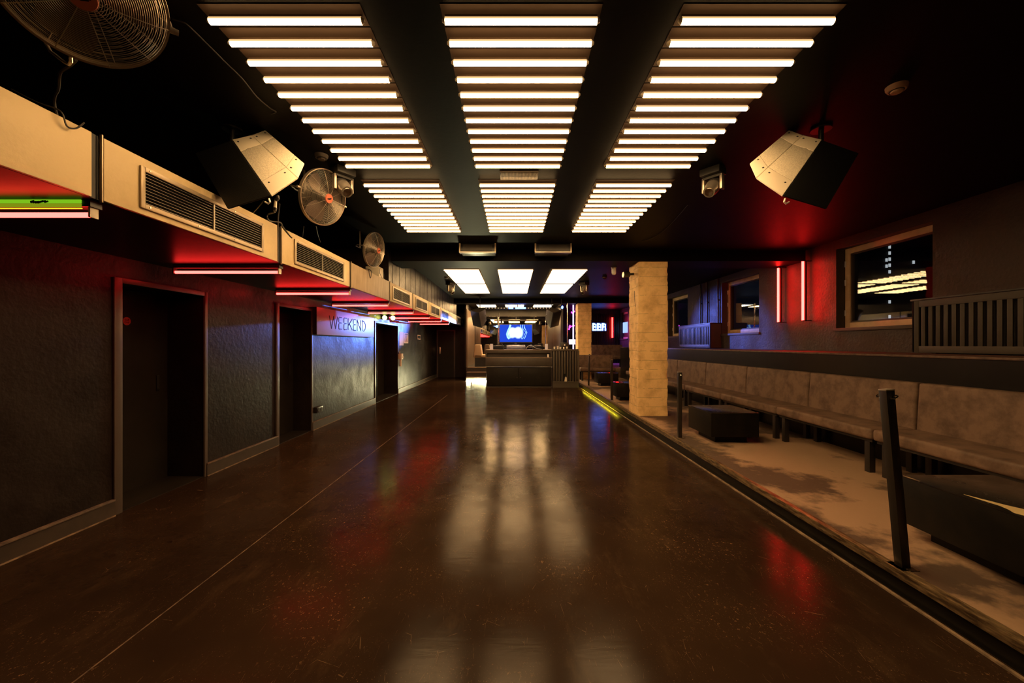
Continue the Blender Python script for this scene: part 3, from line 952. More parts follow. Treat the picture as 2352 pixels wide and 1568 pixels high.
# ------------------------------------------------------------------ moving head lights
def mover(c, yaw, tilt, lab, s=1.0):
    c = Vector(c)
    t = thing('moving_head_light', lab, 'stage light', (c.x, c.y, CEIL), 'moving head lights on the ceiling')
    z0 = CEIL
    mz = Matrix.Translation((c.x, c.y, 0)) @ Matrix.Rotation(yaw, 4, 'Z')
    def W(x, yy, z): return mz @ Vector((x * s, yy * s, z0 + z * s))
    ax = [mz.to_3x3() @ Vector(v) for v in ((1, 0, 0), (0, 1, 0), (0, 0, 1))]
    MB().obox(W(0, 0, -.04), ax, (.11 * s, .09 * s, .04 * s)).build('base', 'dark', t, bev=.01)
    MB().obox(W(0, 0, -.095), ax, (.10 * s, .035 * s, .015 * s)).build('yoke_bridge', 'dark', t, bev=.005)
    for k in (-1, 1): MB().obox(W(.098 * k, 0, -.17), ax, (.014 * s, .032 * s, .085 * s)).build('yoke_arm', 'metal', t, bev=.006)
    h = Matrix.Translation(W(0, 0, -.20)) @ Matrix.Rotation(yaw, 4, 'Z') @ Matrix.Rotation(tilt, 4, 'X')
    hd = MB().lathe([(0, .12), (.045, .115), (.07, .07), (.078, 0), (.074, -.06), (.062, -.11), (.064, -.125), (.05, -.125), (.05, -.12), (0, -.12)], 24)
    hd.v = [h @ (p * s) for p in hd.v]
    hd.build('lamp_head', 'metal', t)
    ln = MB().lathe([(0, -.121), (.048, -.121), (.044, -.130), (0, -.134)], 24)
    ln.v = [h @ (p * s) for p in ln.v]
    ln.build('lens', 'chrome', t)
    fins = MB()
    for k in range(6):
        q = MB().ring(.078 - .001 * abs(k - 3), .06 - k * .012, .003, 24, 5)
        fins.add([h @ (p * s) for p in q.v], q.f)
    fins.build('cooling_fins', 'black', t)
mover((-1.63, 3.80, 0), .9, -.85, 'moving head light left of the tubes, in front of the middle fan', .85)
mover((1.90, 3.80, 0), -.9, -.85, 'moving head light right of the tubes, left of the right loudspeaker', .85)
mover((-1.70, 10.75, 0), .9, -.7, 'far moving head light left of the third bay of tubes')
mover((1.90, 10.75, 0), -.9, -.7, 'far moving head light right of the third bay of tubes')

# ------------------------------------------------------------------ other ceiling items
def smoke(x, yy, z, lab, mat='smoke', s=1.0):
    m = MB().lathe([(0, -.046), (.02, -.046), (.03, -.042), (.034, -.032), (.048, -.030), (.056, -.016), (.058, 0), (0, 0)], 28)
    m.v = [p * s for p in m.v]
    t = thing('smoke_detector', lab, 'smoke detector', (x, yy, z), 'round smoke detectors on the ceiling')
    m.v = [p + Vector((x, yy, z)) for p in m.v]
    m.build('shell', mat, t)
    r = MB().ring(.036 * s, -.031 * s, .004 * s, 28, 5)
    r.v = [p + Vector((x, yy, z)) for p in r.v]
    r.build('vent_ring', 'dark', t)
smoke(2.48, 2.58, CEIL, 'orange lit round smoke detector at upper right of the ceiling')
smoke(-1.70, 3.52, CEIL, 'dark round smoke detector behind the left loudspeaker', 'vent')
smoke(2.27, 9.95, CEIL, 'small smoke detector beside the white dome camera', 'vent')
smoke(-1.67, 9.9, CEIL, 'small smoke detector left of the third bay of tubes', 'vent')
t = thing('dome_camera', 'white bullet shaped camera hanging from the beam left of the near pillar', 'camera', (1.93, 7.68, 2.93))
m = MB().lathe([(0, -.15), (.02, -.147), (.035, -.135), (.042, -.11), (.042, 0), (0, 0)], 20)
m.v = [p + Vector((1.93, 7.68, 2.93)) for p in m.v]
m.build('shell', 'white', t)
MB().cyl((1.93, 7.68, 2.915), (1.93, 7.68, 2.93), .055, n=20).build('mount_ring', 'white', t)
t = thing('wall_camera', 'black cylinder camera fixed to the side of the near concrete pillar', 'camera', (2.235, 7.4, 2.74))
MB().cyl((2.03, 7.38, 2.735), (2.14, 7.40, 2.745), .055, n=24).build('camera_body', 'black', t)
MB().cyl((2.024, 7.379, 2.735), (2.032, 7.38, 2.735), .050, n=24).build('front_ring', 'metal', t)
MB().cyl((2.14, 7.40, 2.745), (2.24, 7.42, 2.755), .022, n=14).build('arm', 'black', t)
t = thing('ceiling_vent', 'brown slotted vent grille on the ceiling between the first two bays', 'vent', (.05, 3.93, CEIL))
MB().box(-.135, .24, 3.84, 4.02, CEIL - .012, CEIL).build('vent_frame', 'vent', t, bev=.003)
m = MB()
for k in range(30): m.box(-.12 + k * .0118, -.1155 + k * .0118, 3.855, 3.915, CEIL - .016, CEIL - .012).box(-.12 + k * .0118, -.1155 + k * .0118, 3.94, 4.005, CEIL - .016, CEIL - .012)
m.build('slots', 'tanframe', t)
for x, lab in ((-.60, 'dark box unit hanging from the ceiling left of centre before the beam'), (.655, 'dark box unit hanging from the ceiling right of centre before the beam')):
    t = thing('ceiling_unit', lab, 'box unit', (x, 6.8, CEIL), 'dark box units under the ceiling')
    MB().box(x - .285, x + .285, 6.63, 7.0, 2.985, CEIL).build('casing', 'black', t, bev=.004)
    MB().box(x - .24, x + .24, 6.618, 6.63, 3.005, 3.10).build('front_panel', 'brownsp', t, bev=.003)
    MB().box(x - .305, x + .305, 6.59, 6.70, 2.965, 2.985).build('bottom_ledge', 'metal', t, bev=.003)
    for k in (-1, 1): MB().box(x + k * .295 - .012, x + k * .295 + .012, 6.60, 6.66, 2.985, CEIL).build('side_bracket', 'tanframe', t)

# ------------------------------------------------------------------ cables
def cable(name, pts, r, lab, n=4):
    P_ = [Vector(p) for p in pts]
    out = []
    for i in range(len(P_) - 1):
        a, b, c, d = P_[max(i - 1, 0)], P_[i], P_[i + 1], P_[min(i + 2, len(P_) - 1)]
        for k in range(n):
            s = k / n
            out.append(.5 * ((2 * b) + (c - a) * s + (2 * a - 5 * b + 4 * c - d) * s * s + (3 * b - a - 3 * c + d) * s ** 3))
    out.append(P_[-1])
    return solo(MB().tube(out, r, 6), name, 'cable', lab, 'cable')
cz = CEIL - .012
def cp(px, py): return P(px, py, F * (cz - CH) / (CY - py))
cable('ceiling_cable', [cp(396, 44), cp(418, 50), cp(432, 58), cp(470, 95), cp(520, 145), cp(556, 180), cp(590, 222), cp(620, 248), cp(634, 257), cp(622, 261)], .004, 'thin cable running along the ceiling from the largest fan to the tubes')
cable('hanging_cable', [P(175, 138, 1.72), P(160, 152, 1.78), P(140, 165, 1.82), P(136, 180, 1.85), P(134, 205, 1.88), P(126, 220, 1.9), P(125, 240, 1.92), P(131, 268, 1.93)], .006, 'black cable hanging from the largest fan to the duct')
cable('duct_cable', [(-2.27, 1.80, 2.60), (-2.20, 1.84, 2.565), (-2.14, 1.88, 2.55), (-2.132, 1.90, 2.49), (-2.132, 1.94, 2.50), (-2.135, 1.98, 2.55)], .004, 'thin loose wire on the duct edge under the largest fan')
cable('speaker_cable', [P(606, 461, 3.08), P(600, 468, 3.1), P(588, 482, 3.2), P(582, 489, 3.25)], .004, 'thin cable from the left loudspeaker down to the duct')
cable('speaker_cable', [P(632, 487, 3.12), P(616, 492, 3.2), P(614, 500, 3.2), P(622, 508, 3.4), P(644, 511, 3.5), P(650, 523, 3.6), P(664, 540, 3.62), P(670, 546, 3.62), P(665, 541, 3.64), P(650, 520, 3.66)], .006, 'black looped cable hanging over the duct joint under the left loudspeaker')
cable('drop_cable', [P(642, 468, 3.42), P(638.5, 500, 3.52), P(638.8, 540, 3.56), P(639, 600, 3.58)], .006, 'straight black cable dropping past the duct joint')
t = thing('cable_plug', 'cream connector plug hanging under the left loudspeaker', 'plug', P(632, 474, 3.0))
MB().cyl(P(633, 460, 3.08), P(631.5, 477, 3.08), .010, .013, 12).build('plug_body', 'cream', t)
MB().cyl(P(631.5, 477, 3.08), P(631, 485, 3.08), .015, .012, 12).build('plug_collar', 'black', t)
MB().tube([P(637, 450, 3.08), P(638, 455, 3.08), P(633, 460, 3.08)], .014, 8).build('plug_cable', 'cable', t)
cable('fan_cable', [P(726, 520, 4.2), P(730, 540, 4.4), P(736, 556, 4.58)], .005, 'cable hanging below the middle fan to the duct')
cable('fan_cable', [P(698, 520, 4.0), P(696, 532, 4.1), P(695, 546, 4.3)], .004, 'short cable left below the middle fan')
cable('fan_cable', [(-2.28, 6.05, 2.60), (-2.16, 6.0, 2.565), (-2.128, 5.95, 2.51), (-2.12, 5.9, 2.43), (-2.12, 5.86, 2.45), (-2.128, 5.84, 2.55)], .005, 'looped cable over the duct board below the farthest fan')
cable('ceiling_cable', [cp(1580, 470), cp(1556, 498), cp(1530, 525), cp(1505, 543), cp(1475, 554)], .004, 'thin cable on the ceiling right of the second bay')
cable('pillar_cable', [P(1457, 668, 7.138), P(1458, 690, 7.138), P(1459, 705, 7.138)], .004, 'short black cable on the near pillar')
GX = scale_about_eye(SR)
for (px, Y, z0, z1, lab) in ((1607, 9.53, 1.9, 2.88, 'thin black pipe on the right wall, far one of a pair'), (1622, 9.21, 1.9, 2.88, 'thin black pipe on the right wall, near one of a pair'), (1652, 8.72, 1.72, 2.88, 'black pipe with a valve box on the right wall beside the middle window')):
    t = thing('wall_pipe', lab, 'pipe', (XQ - .03, Y, z0), 'black pipes on the right wall')
    MB().cyl((XQ - .03, Y, z0), (XQ - .03, Y, z1), .018, n=12).build('pipe', 'black', t)
    MB().box(XQ - .035, XQ, Y - .022, Y + .022, 2.4, 2.43).box(XQ - .035, XQ, Y - .022, Y + .022, 2.9, 2.93).build('pipe_clip', 'black', t)
    if px == 1652: MB().box(XQ - .10, XQ, Y - .06, Y + .06, 1.74, 1.86).build('valve_box', 'black', t, bev=.01)

# ------------------------------------------------------------------ right wall: neon tubes and radiator covers
for (Y, z0, z1, lab) in ((6.59, 1.815, 2.705, 'left one of two upright red neon tubes between the windows'), (6.03, 1.81, 2.70, 'right one of two upright red neon tubes, nearer the large window')):
    t = thing('neon_tube', lab, 'neon light', (4.4, Y, z0), 'upright red neon tubes on the right wall')
    MB().cyl((4.375, Y, z0), (4.375, Y, z1), .016, n=12).build('tube', 'redtubeR', t)
    MB().box(4.400, 4.43, Y - .011, Y + .011, z0, z1).build('batten', 'black', t, bev=.004)
    MB().box(4.365, XQ, Y - .016, Y + .016, z0 - .012, z0).box(4.365, XQ, Y - .016, Y + .016, z1, z1 + .012).build('end_bracket', 'black', t)
def radiator(y0, y1, z0, z1, lab):
    t = thing('radiator_cover', lab, 'radiator cover', (4.38, (y0 + y1) / 2, 1.338), 'slatted radiator covers on the window ledge')
    x = 4.255
    MB().box(x + .06, XQ - .005, y0 + .02, y1 - .02, z0 + .02, z1 - .02).build('inner_box', 'dark', t)
    MB().frame(x, x + .02, y0, y1, z0, z1, .068).build('front_frame', 'rad', t, bev=.003)
    m = MB()
    p = .0725
    k = int((y1 - y0 - .136) / p)
    off = (y1 - y0 - .136 - k * p) / 2
    for i in range(k):
        yy = y1 - .068 - off - (i + .5) * p
        m.box(x + .003, x + .017, yy - .020, yy + .020, z0 + .066, z1 - .066)
    m.build('slats', 'rad', t, bev=.002)
    MB().box(x - .012, XQ - .002, y0 - .012, y1 + .012, z1, z1 + .018).build('top_board', 'black', t, bev=.003)
    MB().box(x + .0, XQ - .004, y1 - .018, y1, z0, z1).build('side_panel', 'rad', t)
    MB().box(x + .0, XQ - .004, y0, y0 + .018, z0, z1).build('side_panel', 'rad', t)
    for yy in (y0 + .2, (y0 + y1) / 2, y1 - .2): MB().box(x + .02, x + .06, yy - .02, yy + .02, 1.338, z0).build('foot', 'sill', t)
radiator(2.15, 4.255, 1.362, 1.905, 'near olive brown slatted radiator cover right of the large window')
radiator(8.63, 10.28, 1.37, 1.895, 'far radiator cover lit blue between the two distant windows')

GX = None
# ------------------------------------------------------------------ benches
def bench():
    L = 1.44
    t = thing('bench_seat', 'x', 'bench', (3.75, 0, .16), 'brown leather bench modules under the windows')
    y0, y1 = -L / 2 + .006, L / 2 - .006
    MB().box(3.53, 3.985, y0, y1, .50, .612).build('seat', 'leather', t, bev=.032, seg=4)
    MB().prism([(3.955, y0, .575), (3.985, y0, 1.068), (4.085, y0, 1.068), (4.085, y0, .575)], (0, y1 - y0, 0)).build('backrest', 'leather', t, bev=.028, seg=4)
    MB().box(3.56, 4.08, y0 + .02, y1 - .02, .475, .502).build('seat_base', 'black', t)
    for yy in (y0 + .09, y1 - .09):
        for xx in (3.60, 4.02):
            l_ = MB().box(xx - .03, xx + .03, yy - .03, yy + .03, .16, .478).build('leg', 'black', t, bev=.004)
    MB().box(3.60, 4.02, y0 + .07, y0 + .11, .44, .476).box(3.60, 4.02, y1 - .11, y1 - .07, .44, .476).build('rail', 'black', t)
    return t
BL = ['nearest bench module at right edge behind the chipped table', 'second bench module, behind the near leaning post and beyond the chipped table',
      'third bench module from the right edge, left of the near leaning post', 'fourth bench module, behind the second table',
      'fifth bench module, right of the near concrete pillar', 'sixth bench module, seen just right of the pillar edge', 'bench module hidden mostly behind the near concrete pillar', 'farthest wall bench module showing left of the near pillar']
b0 = bench()
for i, yc in enumerate((1.77, 3.21, 4.65, 6.09, 7.53, 8.97, 10.41, 11.85)):
    if i == 0:
        b0.location = (3.75, yc, .16)
        b0['label'] = BL[0]
        WM[b0.name] = Matrix.Translation((3.75, yc, .16))
    else: dup(b0, (3.75, yc, .16), BL[i])
def cross_bench(x0, x1, yf, yb, zb, lab, hs=.45, hb=.90):
    t = thing('bench_seat', lab, 'bench', ((x0 + x1) / 2, (yf + yb) / 2, zb), 'brown leather benches at the far end')
    MB().box(x0, x1, yf, yb - .02, zb + hs - .11, zb + hs).build('seat', 'leather', t, bev=.03, seg=3)
    MB().prism([(x0, yb - .12, zb + hs - .03), (x0, yb - .08, zb + hb), (x0, yb, zb + hb), (x0, yb, zb + hs - .03)], (x1 - x0, 0, 0)).build('backrest', 'leather', t, bev=.026, seg=3)
    MB().box(x0 + .02, x1 - .02, yf + .03, yb, zb + hs - .135, zb + hs - .11).build('seat_base', 'black', t)
    for xx in (x0 + .08, x1 - .08):
        for yy in (yf + .07, yb - .06): MB().box(xx - .03, xx + .03, yy - .03, yy + .03, zb, zb + hs - .13).build('leg', 'black', t)
cross_bench(2.34, 3.60, 14.0, 14.52, .16, 'low bench facing the camera in front of the far pillar')
cross_bench(3.16, 4.42, 15.75, 16.3, .52, 'raised greyish bench facing the camera below the white neon sign')

# ------------------------------------------------------------------ low tables
def table(x, yc, lab, sx=.62, sy=.67):
    t = thing('low_table', lab, 'table', (x + sx / 2, yc, .16), 'low black box tables on the platform')
    MB().box(x, x + sx, yc - sy / 2, yc + sy / 2, .245, .548).build('table_body', 'tablepaint', t, bev=.004)
    top = MB().box(x - .002, x + sx + .002, yc - sy / 2 - .002, yc + sy / 2 + .002, .548, .560).build('table_top', 'blackgloss', t, bev=.002)
    MB().box(x + .10, x + sx - .10, yc - sy / 2 + .10, yc + sy / 2 - .10, .16, .245).build('plinth', 'tablepaint', t)
    return t, top
t, top = table(2.635, 2.375, 'nearest low black table with chipped pale patch on its top')
ch = [(2.637, 2.10), (2.650, 2.065), (2.70, 2.045), (2.80, 2.05), (2.84, 2.09), (2.76, 2.13), (2.72, 2.20), (2.69, 2.29), (2.665, 2.36), (2.668, 2.27), (2.675, 2.19), (2.660, 2.14)]
MB().prism([(x, yy, .5601) for (x, yy) in ch], (0, 0, .0012)).build('bare_patch', pm('bare_chipboard', (.62, .50, .25), .6), t)
MB().obox((2.637, 2.64, .556), ((0, 1, 0), (1, 0, 0), (0, 0, 1)), (.055, .004, .0055)).build('chipped_edge', 'caulk', t)
table(2.555, 5.49, 'second low black table, behind the second post from the camera')
table(2.34, 9.33, 'low black table just left of the near concrete pillar', sy=.56)
table(2.59, 12.5, 'farthest low black table in front of the far bench', sy=.6)

# ------------------------------------------------------------------ barrier posts with rope rings
def post(bx, by, h, lean, lab, eyes=True):
    t = thing('barrier_post', lab, 'post', (bx, by, .16), 'black barrier posts along the platform edge')
    a, b = Vector((bx, by, .155)), Vector((bx + lean[0], by + lean[1], .16 + h))
    d = (b - a).normalized()
    x = Vector((1, 0, 0))
    x = (x - d * x.dot(d)).normalized()
    yv = d.cross(x)
    MB().obox((a + b) / 2, (x, yv, d), (.025, .025, (b - a).length / 2)).build('shaft', 'post', t, bev=.003)
    MB().obox(b + d * .003, (x, yv, d), (.026, .026, .004)).build('cap', 'metal', t, bev=.002)
    MB().box(bx - .05, bx + .05, by - .05, by + .05, .158, .164).build('base_plate', 'nosing', t)
    for s in (-1, 1):
        c = b - d * .035 + yv * s * .043
        pts = [c + yv * .016 * math.cos(2 * PI * k / 16) + x * .016 * math.sin(2 * PI * k / 16) for k in range(16)]
        c2 = c + x * 0
        pts = [c2 + d * .0 + yv * .017 * math.cos(2 * PI * k / 16) + (d * .5 + x * .87) * .017 * math.sin(2 * PI * k / 16) for k in range(16)]
        MB().tube(pts, .0042, 6, True).build('ring', 'chrome', t)
        MB().cyl(b - d * .035 + yv * s * .02, b - d * .035 + yv * s * .03, .005, n=8).build('ring_shank', 'chrome', t)
post(2.255, 2.31, 1.02, (-.075, .02), 'leaning black post nearest the camera beside the chipped table')
post(2.29, 5.5, .90, (.0, 0), 'second black post from the camera, beside the second table')
post(2.265, 9.2, .92, (0, 0), 'third black post, just left of the near pillar')
post(2.33, 12.4, .97, (.03, 0), 'farthest black post in front of the far bench')

# ------------------------------------------------------------------ DJ booth
BX0, BX1, BY = -.945, 1.280, 13.27
t = thing('dj_booth', 'wide dark brown booth counter at the end of the dance floor', 'booth', (.17, BY, 0))
MB().box(BX0 + .03, BX1 - .03, BY + .06, BY + .62, .03, .69).build('carcass', 'boothdark', t)
MB().box(BX0 + .02, BX1 - .02, BY + .015, BY + .62, 0, .035).build('plinth', 'booth', t)
mid = BX0 + (BX1 - BX0) * .5
for (a, b) in ((BX0 + .03, mid - .004), (mid + .004, BX1 - .03)):
    d = MB().box(a, b, BY + .03, BY + .06, .06, .665).build('door', 'boothdark', t, bev=.004)
    kx = b - .05 if a < 0 else a + .05
    MB().cyl((kx, BY + .03, .33), (kx, BY + .01, .33), .015, n=12).build('knob', 'black', d)
MB().box(BX0, BX1, BY, BY + .05, .70, 1.0).build('lower_fascia', 'booth', t, bev=.004)
MB().box(BX0, BX1, BY - .006, BY + .30, .985, 1.004).build('shelf_edge', 'flute', t, bev=.002)
MB().box(BX0 + .04, BX1 - .04, BY + .26, BY + .30, 1.0, 1.15).build('shelf_back', 'booth', t)
for xx in (BX0, BX1 - .05): MB().box(xx, xx + .05, BY + .0, BY + .30, 1.0, 1.15).build('shelf_end', 'booth', t)
MB().box(BX0, BX1, BY + .10, BY + .16, 1.145, 1.25).build('upper_fascia', 'booth', t, bev=.004)
MB().box(BX0 - .01, BX1 + .01, BY + .09, BY + .95, 1.245, 1.265).build('counter_top', 'flute', t, bev=.004)
t = thing('drinking_glass', 'small clear glass on the right end of the booth shelf', 'glass', (1.15, BY + .035, 1.009))
m = MB().lathe([(.02, 0), (.028, .004), (.033, .10), (.030, .10), (.026, .008), (0, .006)], 16)
m.v = [p + Vector((1.15, BY + .035, 1.009)) for p in m.v]
m.build('glass_body', 'white', t)
t = thing('acrylic_guard', 'clear acrylic guard with pale end strips standing on the booth counter', 'guard', (.17, BY + .2, 1.265))
MB().box(-.80, 1.16, BY + .18, BY + .188, 1.265, 1.465).build('sheet', 'acrylic', t)
for xx in (-.80, 1.05): MB().box(xx, xx + .10, BY + .17, BY + .178, 1.265, 1.46).build('end_strip', pm('frosted_strip', (.55, .55, .75), .3), t)
for (a, b, lab) in ((-.70, -.34, 'black music player at left behind the acrylic guard'), (.66, 1.0, 'black music player at right behind the acrylic guard')):
    t = thing('media_player', lab, 'music player', ((a + b) / 2, BY + .5, 1.265), 'black decks on the booth')
    MB().box(a, b, BY + .32, BY + .72, 1.265, 1.40).build('deck_body', 'black', t, bev=.01)
    MB().cyl(((a + b) / 2, BY + .46, 1.40), ((a + b) / 2, BY + .46, 1.415), .10, n=28).build('jog_wheel', 'metal', t)
    MB().box(a + .06, b - .06, BY + .60, BY + .72, 1.40, 1.44).build('display', 'blackgloss', t)
t = thing('mixer', 'silvery lit mixer rack in the middle behind the acrylic guard', 'mixer', (.1, BY + .5, 1.265))
MB().box(-.25, .40, BY + .34, BY + .74, 1.265, 1.41).build('mixer_body', pm('brushed_silver', (.55, .55, .62), .25, metal=.9, bump=.2, bscale=90), t, bev=.01)
m = MB()
for i in range(6):
    for j in range(3): m.cyl((-.18 + i * .1, BY + .42 + j * .1, 1.41), (-.18 + i * .1, BY + .42 + j * .1, 1.43), .014, n=10)
m.build('knobs', 'black', t)
solo(MB().tube([(.42, BY + .3, 1.28), (.46, BY + .28, 1.36), (.52, BY + .27, 1.40), (.60, BY + .28, 1.41), (.66, BY + .29, 1.37), (.78, BY + .30, 1.30), (.95, BY + .28, 1.275)], .009, 8), 'headphone_cable', 'white', 'pale looped cable on the booth counter right of the mixer', 'cable')
# slatted rail right of the booth
t = thing('slatted_screen', 'dark upright slat screen between the booth and the far pillar', 'screen', (1.72, 13.3, 0))
MB().box(1.30, 2.16, 13.28, 13.50, 0, .165).build('base_board', 'slat', t)
MB().box(1.30, 2.16, 13.27, 13.36, 1.225, 1.285).build('top_rail', 'slat', t, bev=.004)
MB().box(1.30, 2.16, 13.27, 13.36, .165, .20).build('bottom_rail', 'slat', t, bev=.004)
for i in range(10):
    xx = 1.315 + i * .0915
    zz = .20 if i != 4 else .46
    MB().box(xx, xx + .048, 13.285, 13.32, zz, 1.23).build('slat', 'slat', t, bev=.003)
MB().box(1.30, 2.16, 13.46, 13.48, .165, 1.225).build('backing', 'dark', t)
for i, (x, h) in enumerate(((1.36, .08), (1.47, .10), (1.56, .07), (1.68, .06), (1.78, .08))):
    m = MB().lathe([(.02, 0), (.027, .004), (.033, h), (.029, h), (.024, .008), (0, .006)], 14)
    m.v = [p + Vector((x, 13.32, 1.285)) for p in m.v]
    solo(m, 'drinking_glass', 'white', 'small glass on the slat screen rail, %s from the booth' % ORD[i], 'glass', 'glasses on the slat screen rail')
t = thing('light_box', 'black box with small white lamp standing on the slat screen', 'box', (1.68, 13.42, 1.285))
MB().box(1.56, 1.86, 13.38, 13.47, 1.285, 1.50).build('box_body', 'black', t, bev=.008)
MB().cyl((1.71, 13.38, 1.42), (1.71, 13.37, 1.42), .022, n=14).build('small_lamp', 'white', t)
solo(MB().hull([(1.70, 13.36, .20), (1.80, 13.36, .20), (1.80, 13.44, .20), (1.70, 13.44, .20), (1.72, 13.37, .33), (1.79, 13.38, .30), (1.76, 13.43, .36)]), 'crumpled_bag', 'cream', 'crumpled pale bag in the gap under the broken slat', 'bag')
# stage with steps
st(MB().box(-1.90, 2.24, 15.95, YB, 0, .52), 'stage', 'booth')
for i, (yy, z) in enumerate(((15.55, .17), (15.75, .345))):
    s_ = st(MB().box(-1.86, -.93, yy, 16.0, 0 if i else .0, z - .03), 'stage_step_%d' % (i + 1), 'booth')
    st(MB().box(-1.86, -.93, yy - .05, 16.0, z - .03, z), 'nosing', 'flute', s_, bev=.004)
st(MB().box(-1.86, -.93, 15.90, 16.2, .50, .525), 'trim_7', 'flute', bev=.004)
t = thing('step_light', 'yellow white light strip at the foot of the lowest stage step', 'light strip', (-1.4, 15.52, 0))
MB().box(-1.85, -1.68, 15.52, 15.548, .004, .022).build('strip', 'wled', t)
MB().box(-1.62, -.95, 15.52, 15.548, .004, .022).build('strip', 'wled', t)
t = thing('edge_light', 'yellow light strip under the platform edge left of the near pillar', 'light strip', (2.22, 10.6, .12))
MB().box(XC - .030, XC - .008, 8.6, 12.9, .132, .139).build('strip', 'yled', t)
st(MB().box(2.24, XR, 15.4, YB, 0, .52), 'floor_rear_platform', 'plat')
# far walls
bt = MB()
for i in range(26): bt.box(3.02 + i * .082, 3.06 + i * .082, YB - .03, YB, .52, 2.9)
st(bt, 'trim_8', 'ledge')
st(MB().box(-4.0, XR, YB, YB + .2, 0, CEIL), 'wall_far', 'wall')
st(MB().box(-1.9, 2.3, YB - .05, YB, 2.80, CEIL), 'trim_9', 'booth')
t = st(MB().box(-1.88, 1.92, YB - .03, YB, .52, 2.80), 'wall_mirror', 'mirror')
fl = MB()
n = 44
for i in range(n):
    y0_, y1_ = 16.25 + (YB - .05 - 16.25) * i / n, 16.25 + (YB - .05 - 16.25) * (i + .62) / n
    fl.box(-1.93, -1.90, y0_, y1_, .52, 2.88)
for i in range(3): fl.box(-1.945 + i * .03, -1.93 + i * .03, 16.2, 16.25, .52, 2.88)
st(fl, 'wall_stage_left', 'flute', bev=.004)
st(MB().box(-1.99, -1.93, 16.22, YB, .0, CEIL), 'wall_stage_left_back', 'wall')
st(MB().box(1.92, 2.02, 16.3, YB, .52, CEIL), 'wall_stage_right', 'booth')
# stage sofa
t = thing('stage_sofa', 'tan leather seat with high back on the stage at left', 'sofa', (-1.35, 16.6, .52))
MB().box(-1.62, -.95, 16.35, 16.95, .90, 1.02).build('seat', 'sofa', t, bev=.04, seg=3)
MB().prism([(-1.66, 16.35, .90), (-1.60, 16.35, 1.43), (-1.36, 16.35, 1.43), (-1.30, 16.35, 1.0), (-1.3, 16.35, .90)], (0, .6, 0)).build('backrest', 'sofa', t, bev=.04, seg=3)
MB().box(-1.60, -1.0, 16.38, 16.92, .52, .90).build('sofa_base', 'dark', t)
# screen on the stage
t = thing('stage_screen', 'blue glowing flat screen with white light shape on the stage', 'screen', (.10, 18.5, .52))
c = Vector((.10, 18.5, 1.95))
scr = MB().box(-.645, .845, 18.462, 18.468, 1.552, 2.348)
scr.v = [p - c for p in scr.v]
o = scr.build('picture_screen', 'tv')
o.parent = t
o.location = c - Vector((.10, 18.5, .52))
WM[o.name] = Matrix.Translation(c)
MB().box(-.67, .87, 18.47, 18.53, 1.51, 2.36).build('screen_body', 'black', t, bev=.006)
MB().box(.04, .16, 18.50, 18.56, .56, 1.55).box(-.25, .45, 18.38, 18.72, .52, .56).build('screen_stand', 'black', t)
m = MB()
def stroke(pts, wd):
    for (a, b) in zip(pts, pts[1:]):
        pa, pb = Vector((c.x + a[0], 18.459, c.z + a[1])), Vector((c.x + b[0], 18.459, c.z + b[1]))
        d = (pb - pa).normalized()
        m.obox((pa + pb) / 2, (d, Vector((0, 1, 0)), d.cross(Vector((0, 1, 0)))), ((pb - pa).length / 2 + .01, .001, wd / 2))
stroke([(-.25, .39), (-.30, .24), (-.38, .08), (-.41, -.04), (-.38, -.18), (-.31, -.25)], .085)
stroke([(-.29, -.02), (-.30, -.14), (-.26, -.22)], .05)
stroke([(.20, .39), (.23, .26), (.24, .1)], .022)
stroke([(.30, .39), (.31, .1), (.27, -.25)], .028)
stroke([(.37, .39), (.43, .2), (.51, .04), (.45, -.12), (.40, -.25)], .022)
stroke([(.40, .30), (.35, .16), (.46, .05), (.38, -.08), (.36, -.2), (.28, -.27)], .016)
m.build('picture_lines', 'tvpic', t)
# truss bar with small bulbs and blue projector lamps
t = thing('bulb_bar', 'dark bar with a row of tiny warm bulbs over the stage front', 'light bar', (.17, 15.5, 2.84))
MB().box(-1.12, 1.45, 15.46, 15.54, 2.80, 2.89).build('bar', 'black', t, bev=.004)
for xx in (-.9, 1.2): MB().box(xx - .01, xx + .01, 15.49, 15.51, 2.89, CEIL).build('hanger', 'black', t)
for i in range(22):
    xx = -1.07 + i * .117
    MB().cyl((xx, 15.46, 2.845), (xx, 15.445, 2.845), .018, .014, 10).build('bulb', 'bulb', t)
t = thing('blue_wash_light', 'blue lamp bar under the ceiling over the stage middle', 'stage light', (.10, 15.35, 3.0))
MB().box(-.22, .50, 15.32, 15.40, 2.79, 2.88).build('lamp_housing', 'black', t, bev=.006)
for (a, b) in ((-.20, -.02), (.06, .46)): MB().box(a, b, 15.29, 15.32, 2.80, 2.865).build('lens', 'bluelens', t, bev=.004)
MB().box(.12, .16, 15.34, 15.38, 2.88, CEIL).build('hanger', 'black', t)
def spot(name, loc, to, col, power, ang, blend=.5, size=.05):
    L = bpy.data.lights.new(name, 'SPOT')
    L.color = col
    L.energy = power
    L.spot_size = ang
    L.spot_blend = blend
    L.shadow_soft_size = size
    o = bpy.data.objects.new(name, L)
    C.objects.link(o)
    o.location = loc
    o.rotation_euler = (Vector(to) - Vector(loc)).to_track_quat('-Z', 'Y').to_euler()
    return o
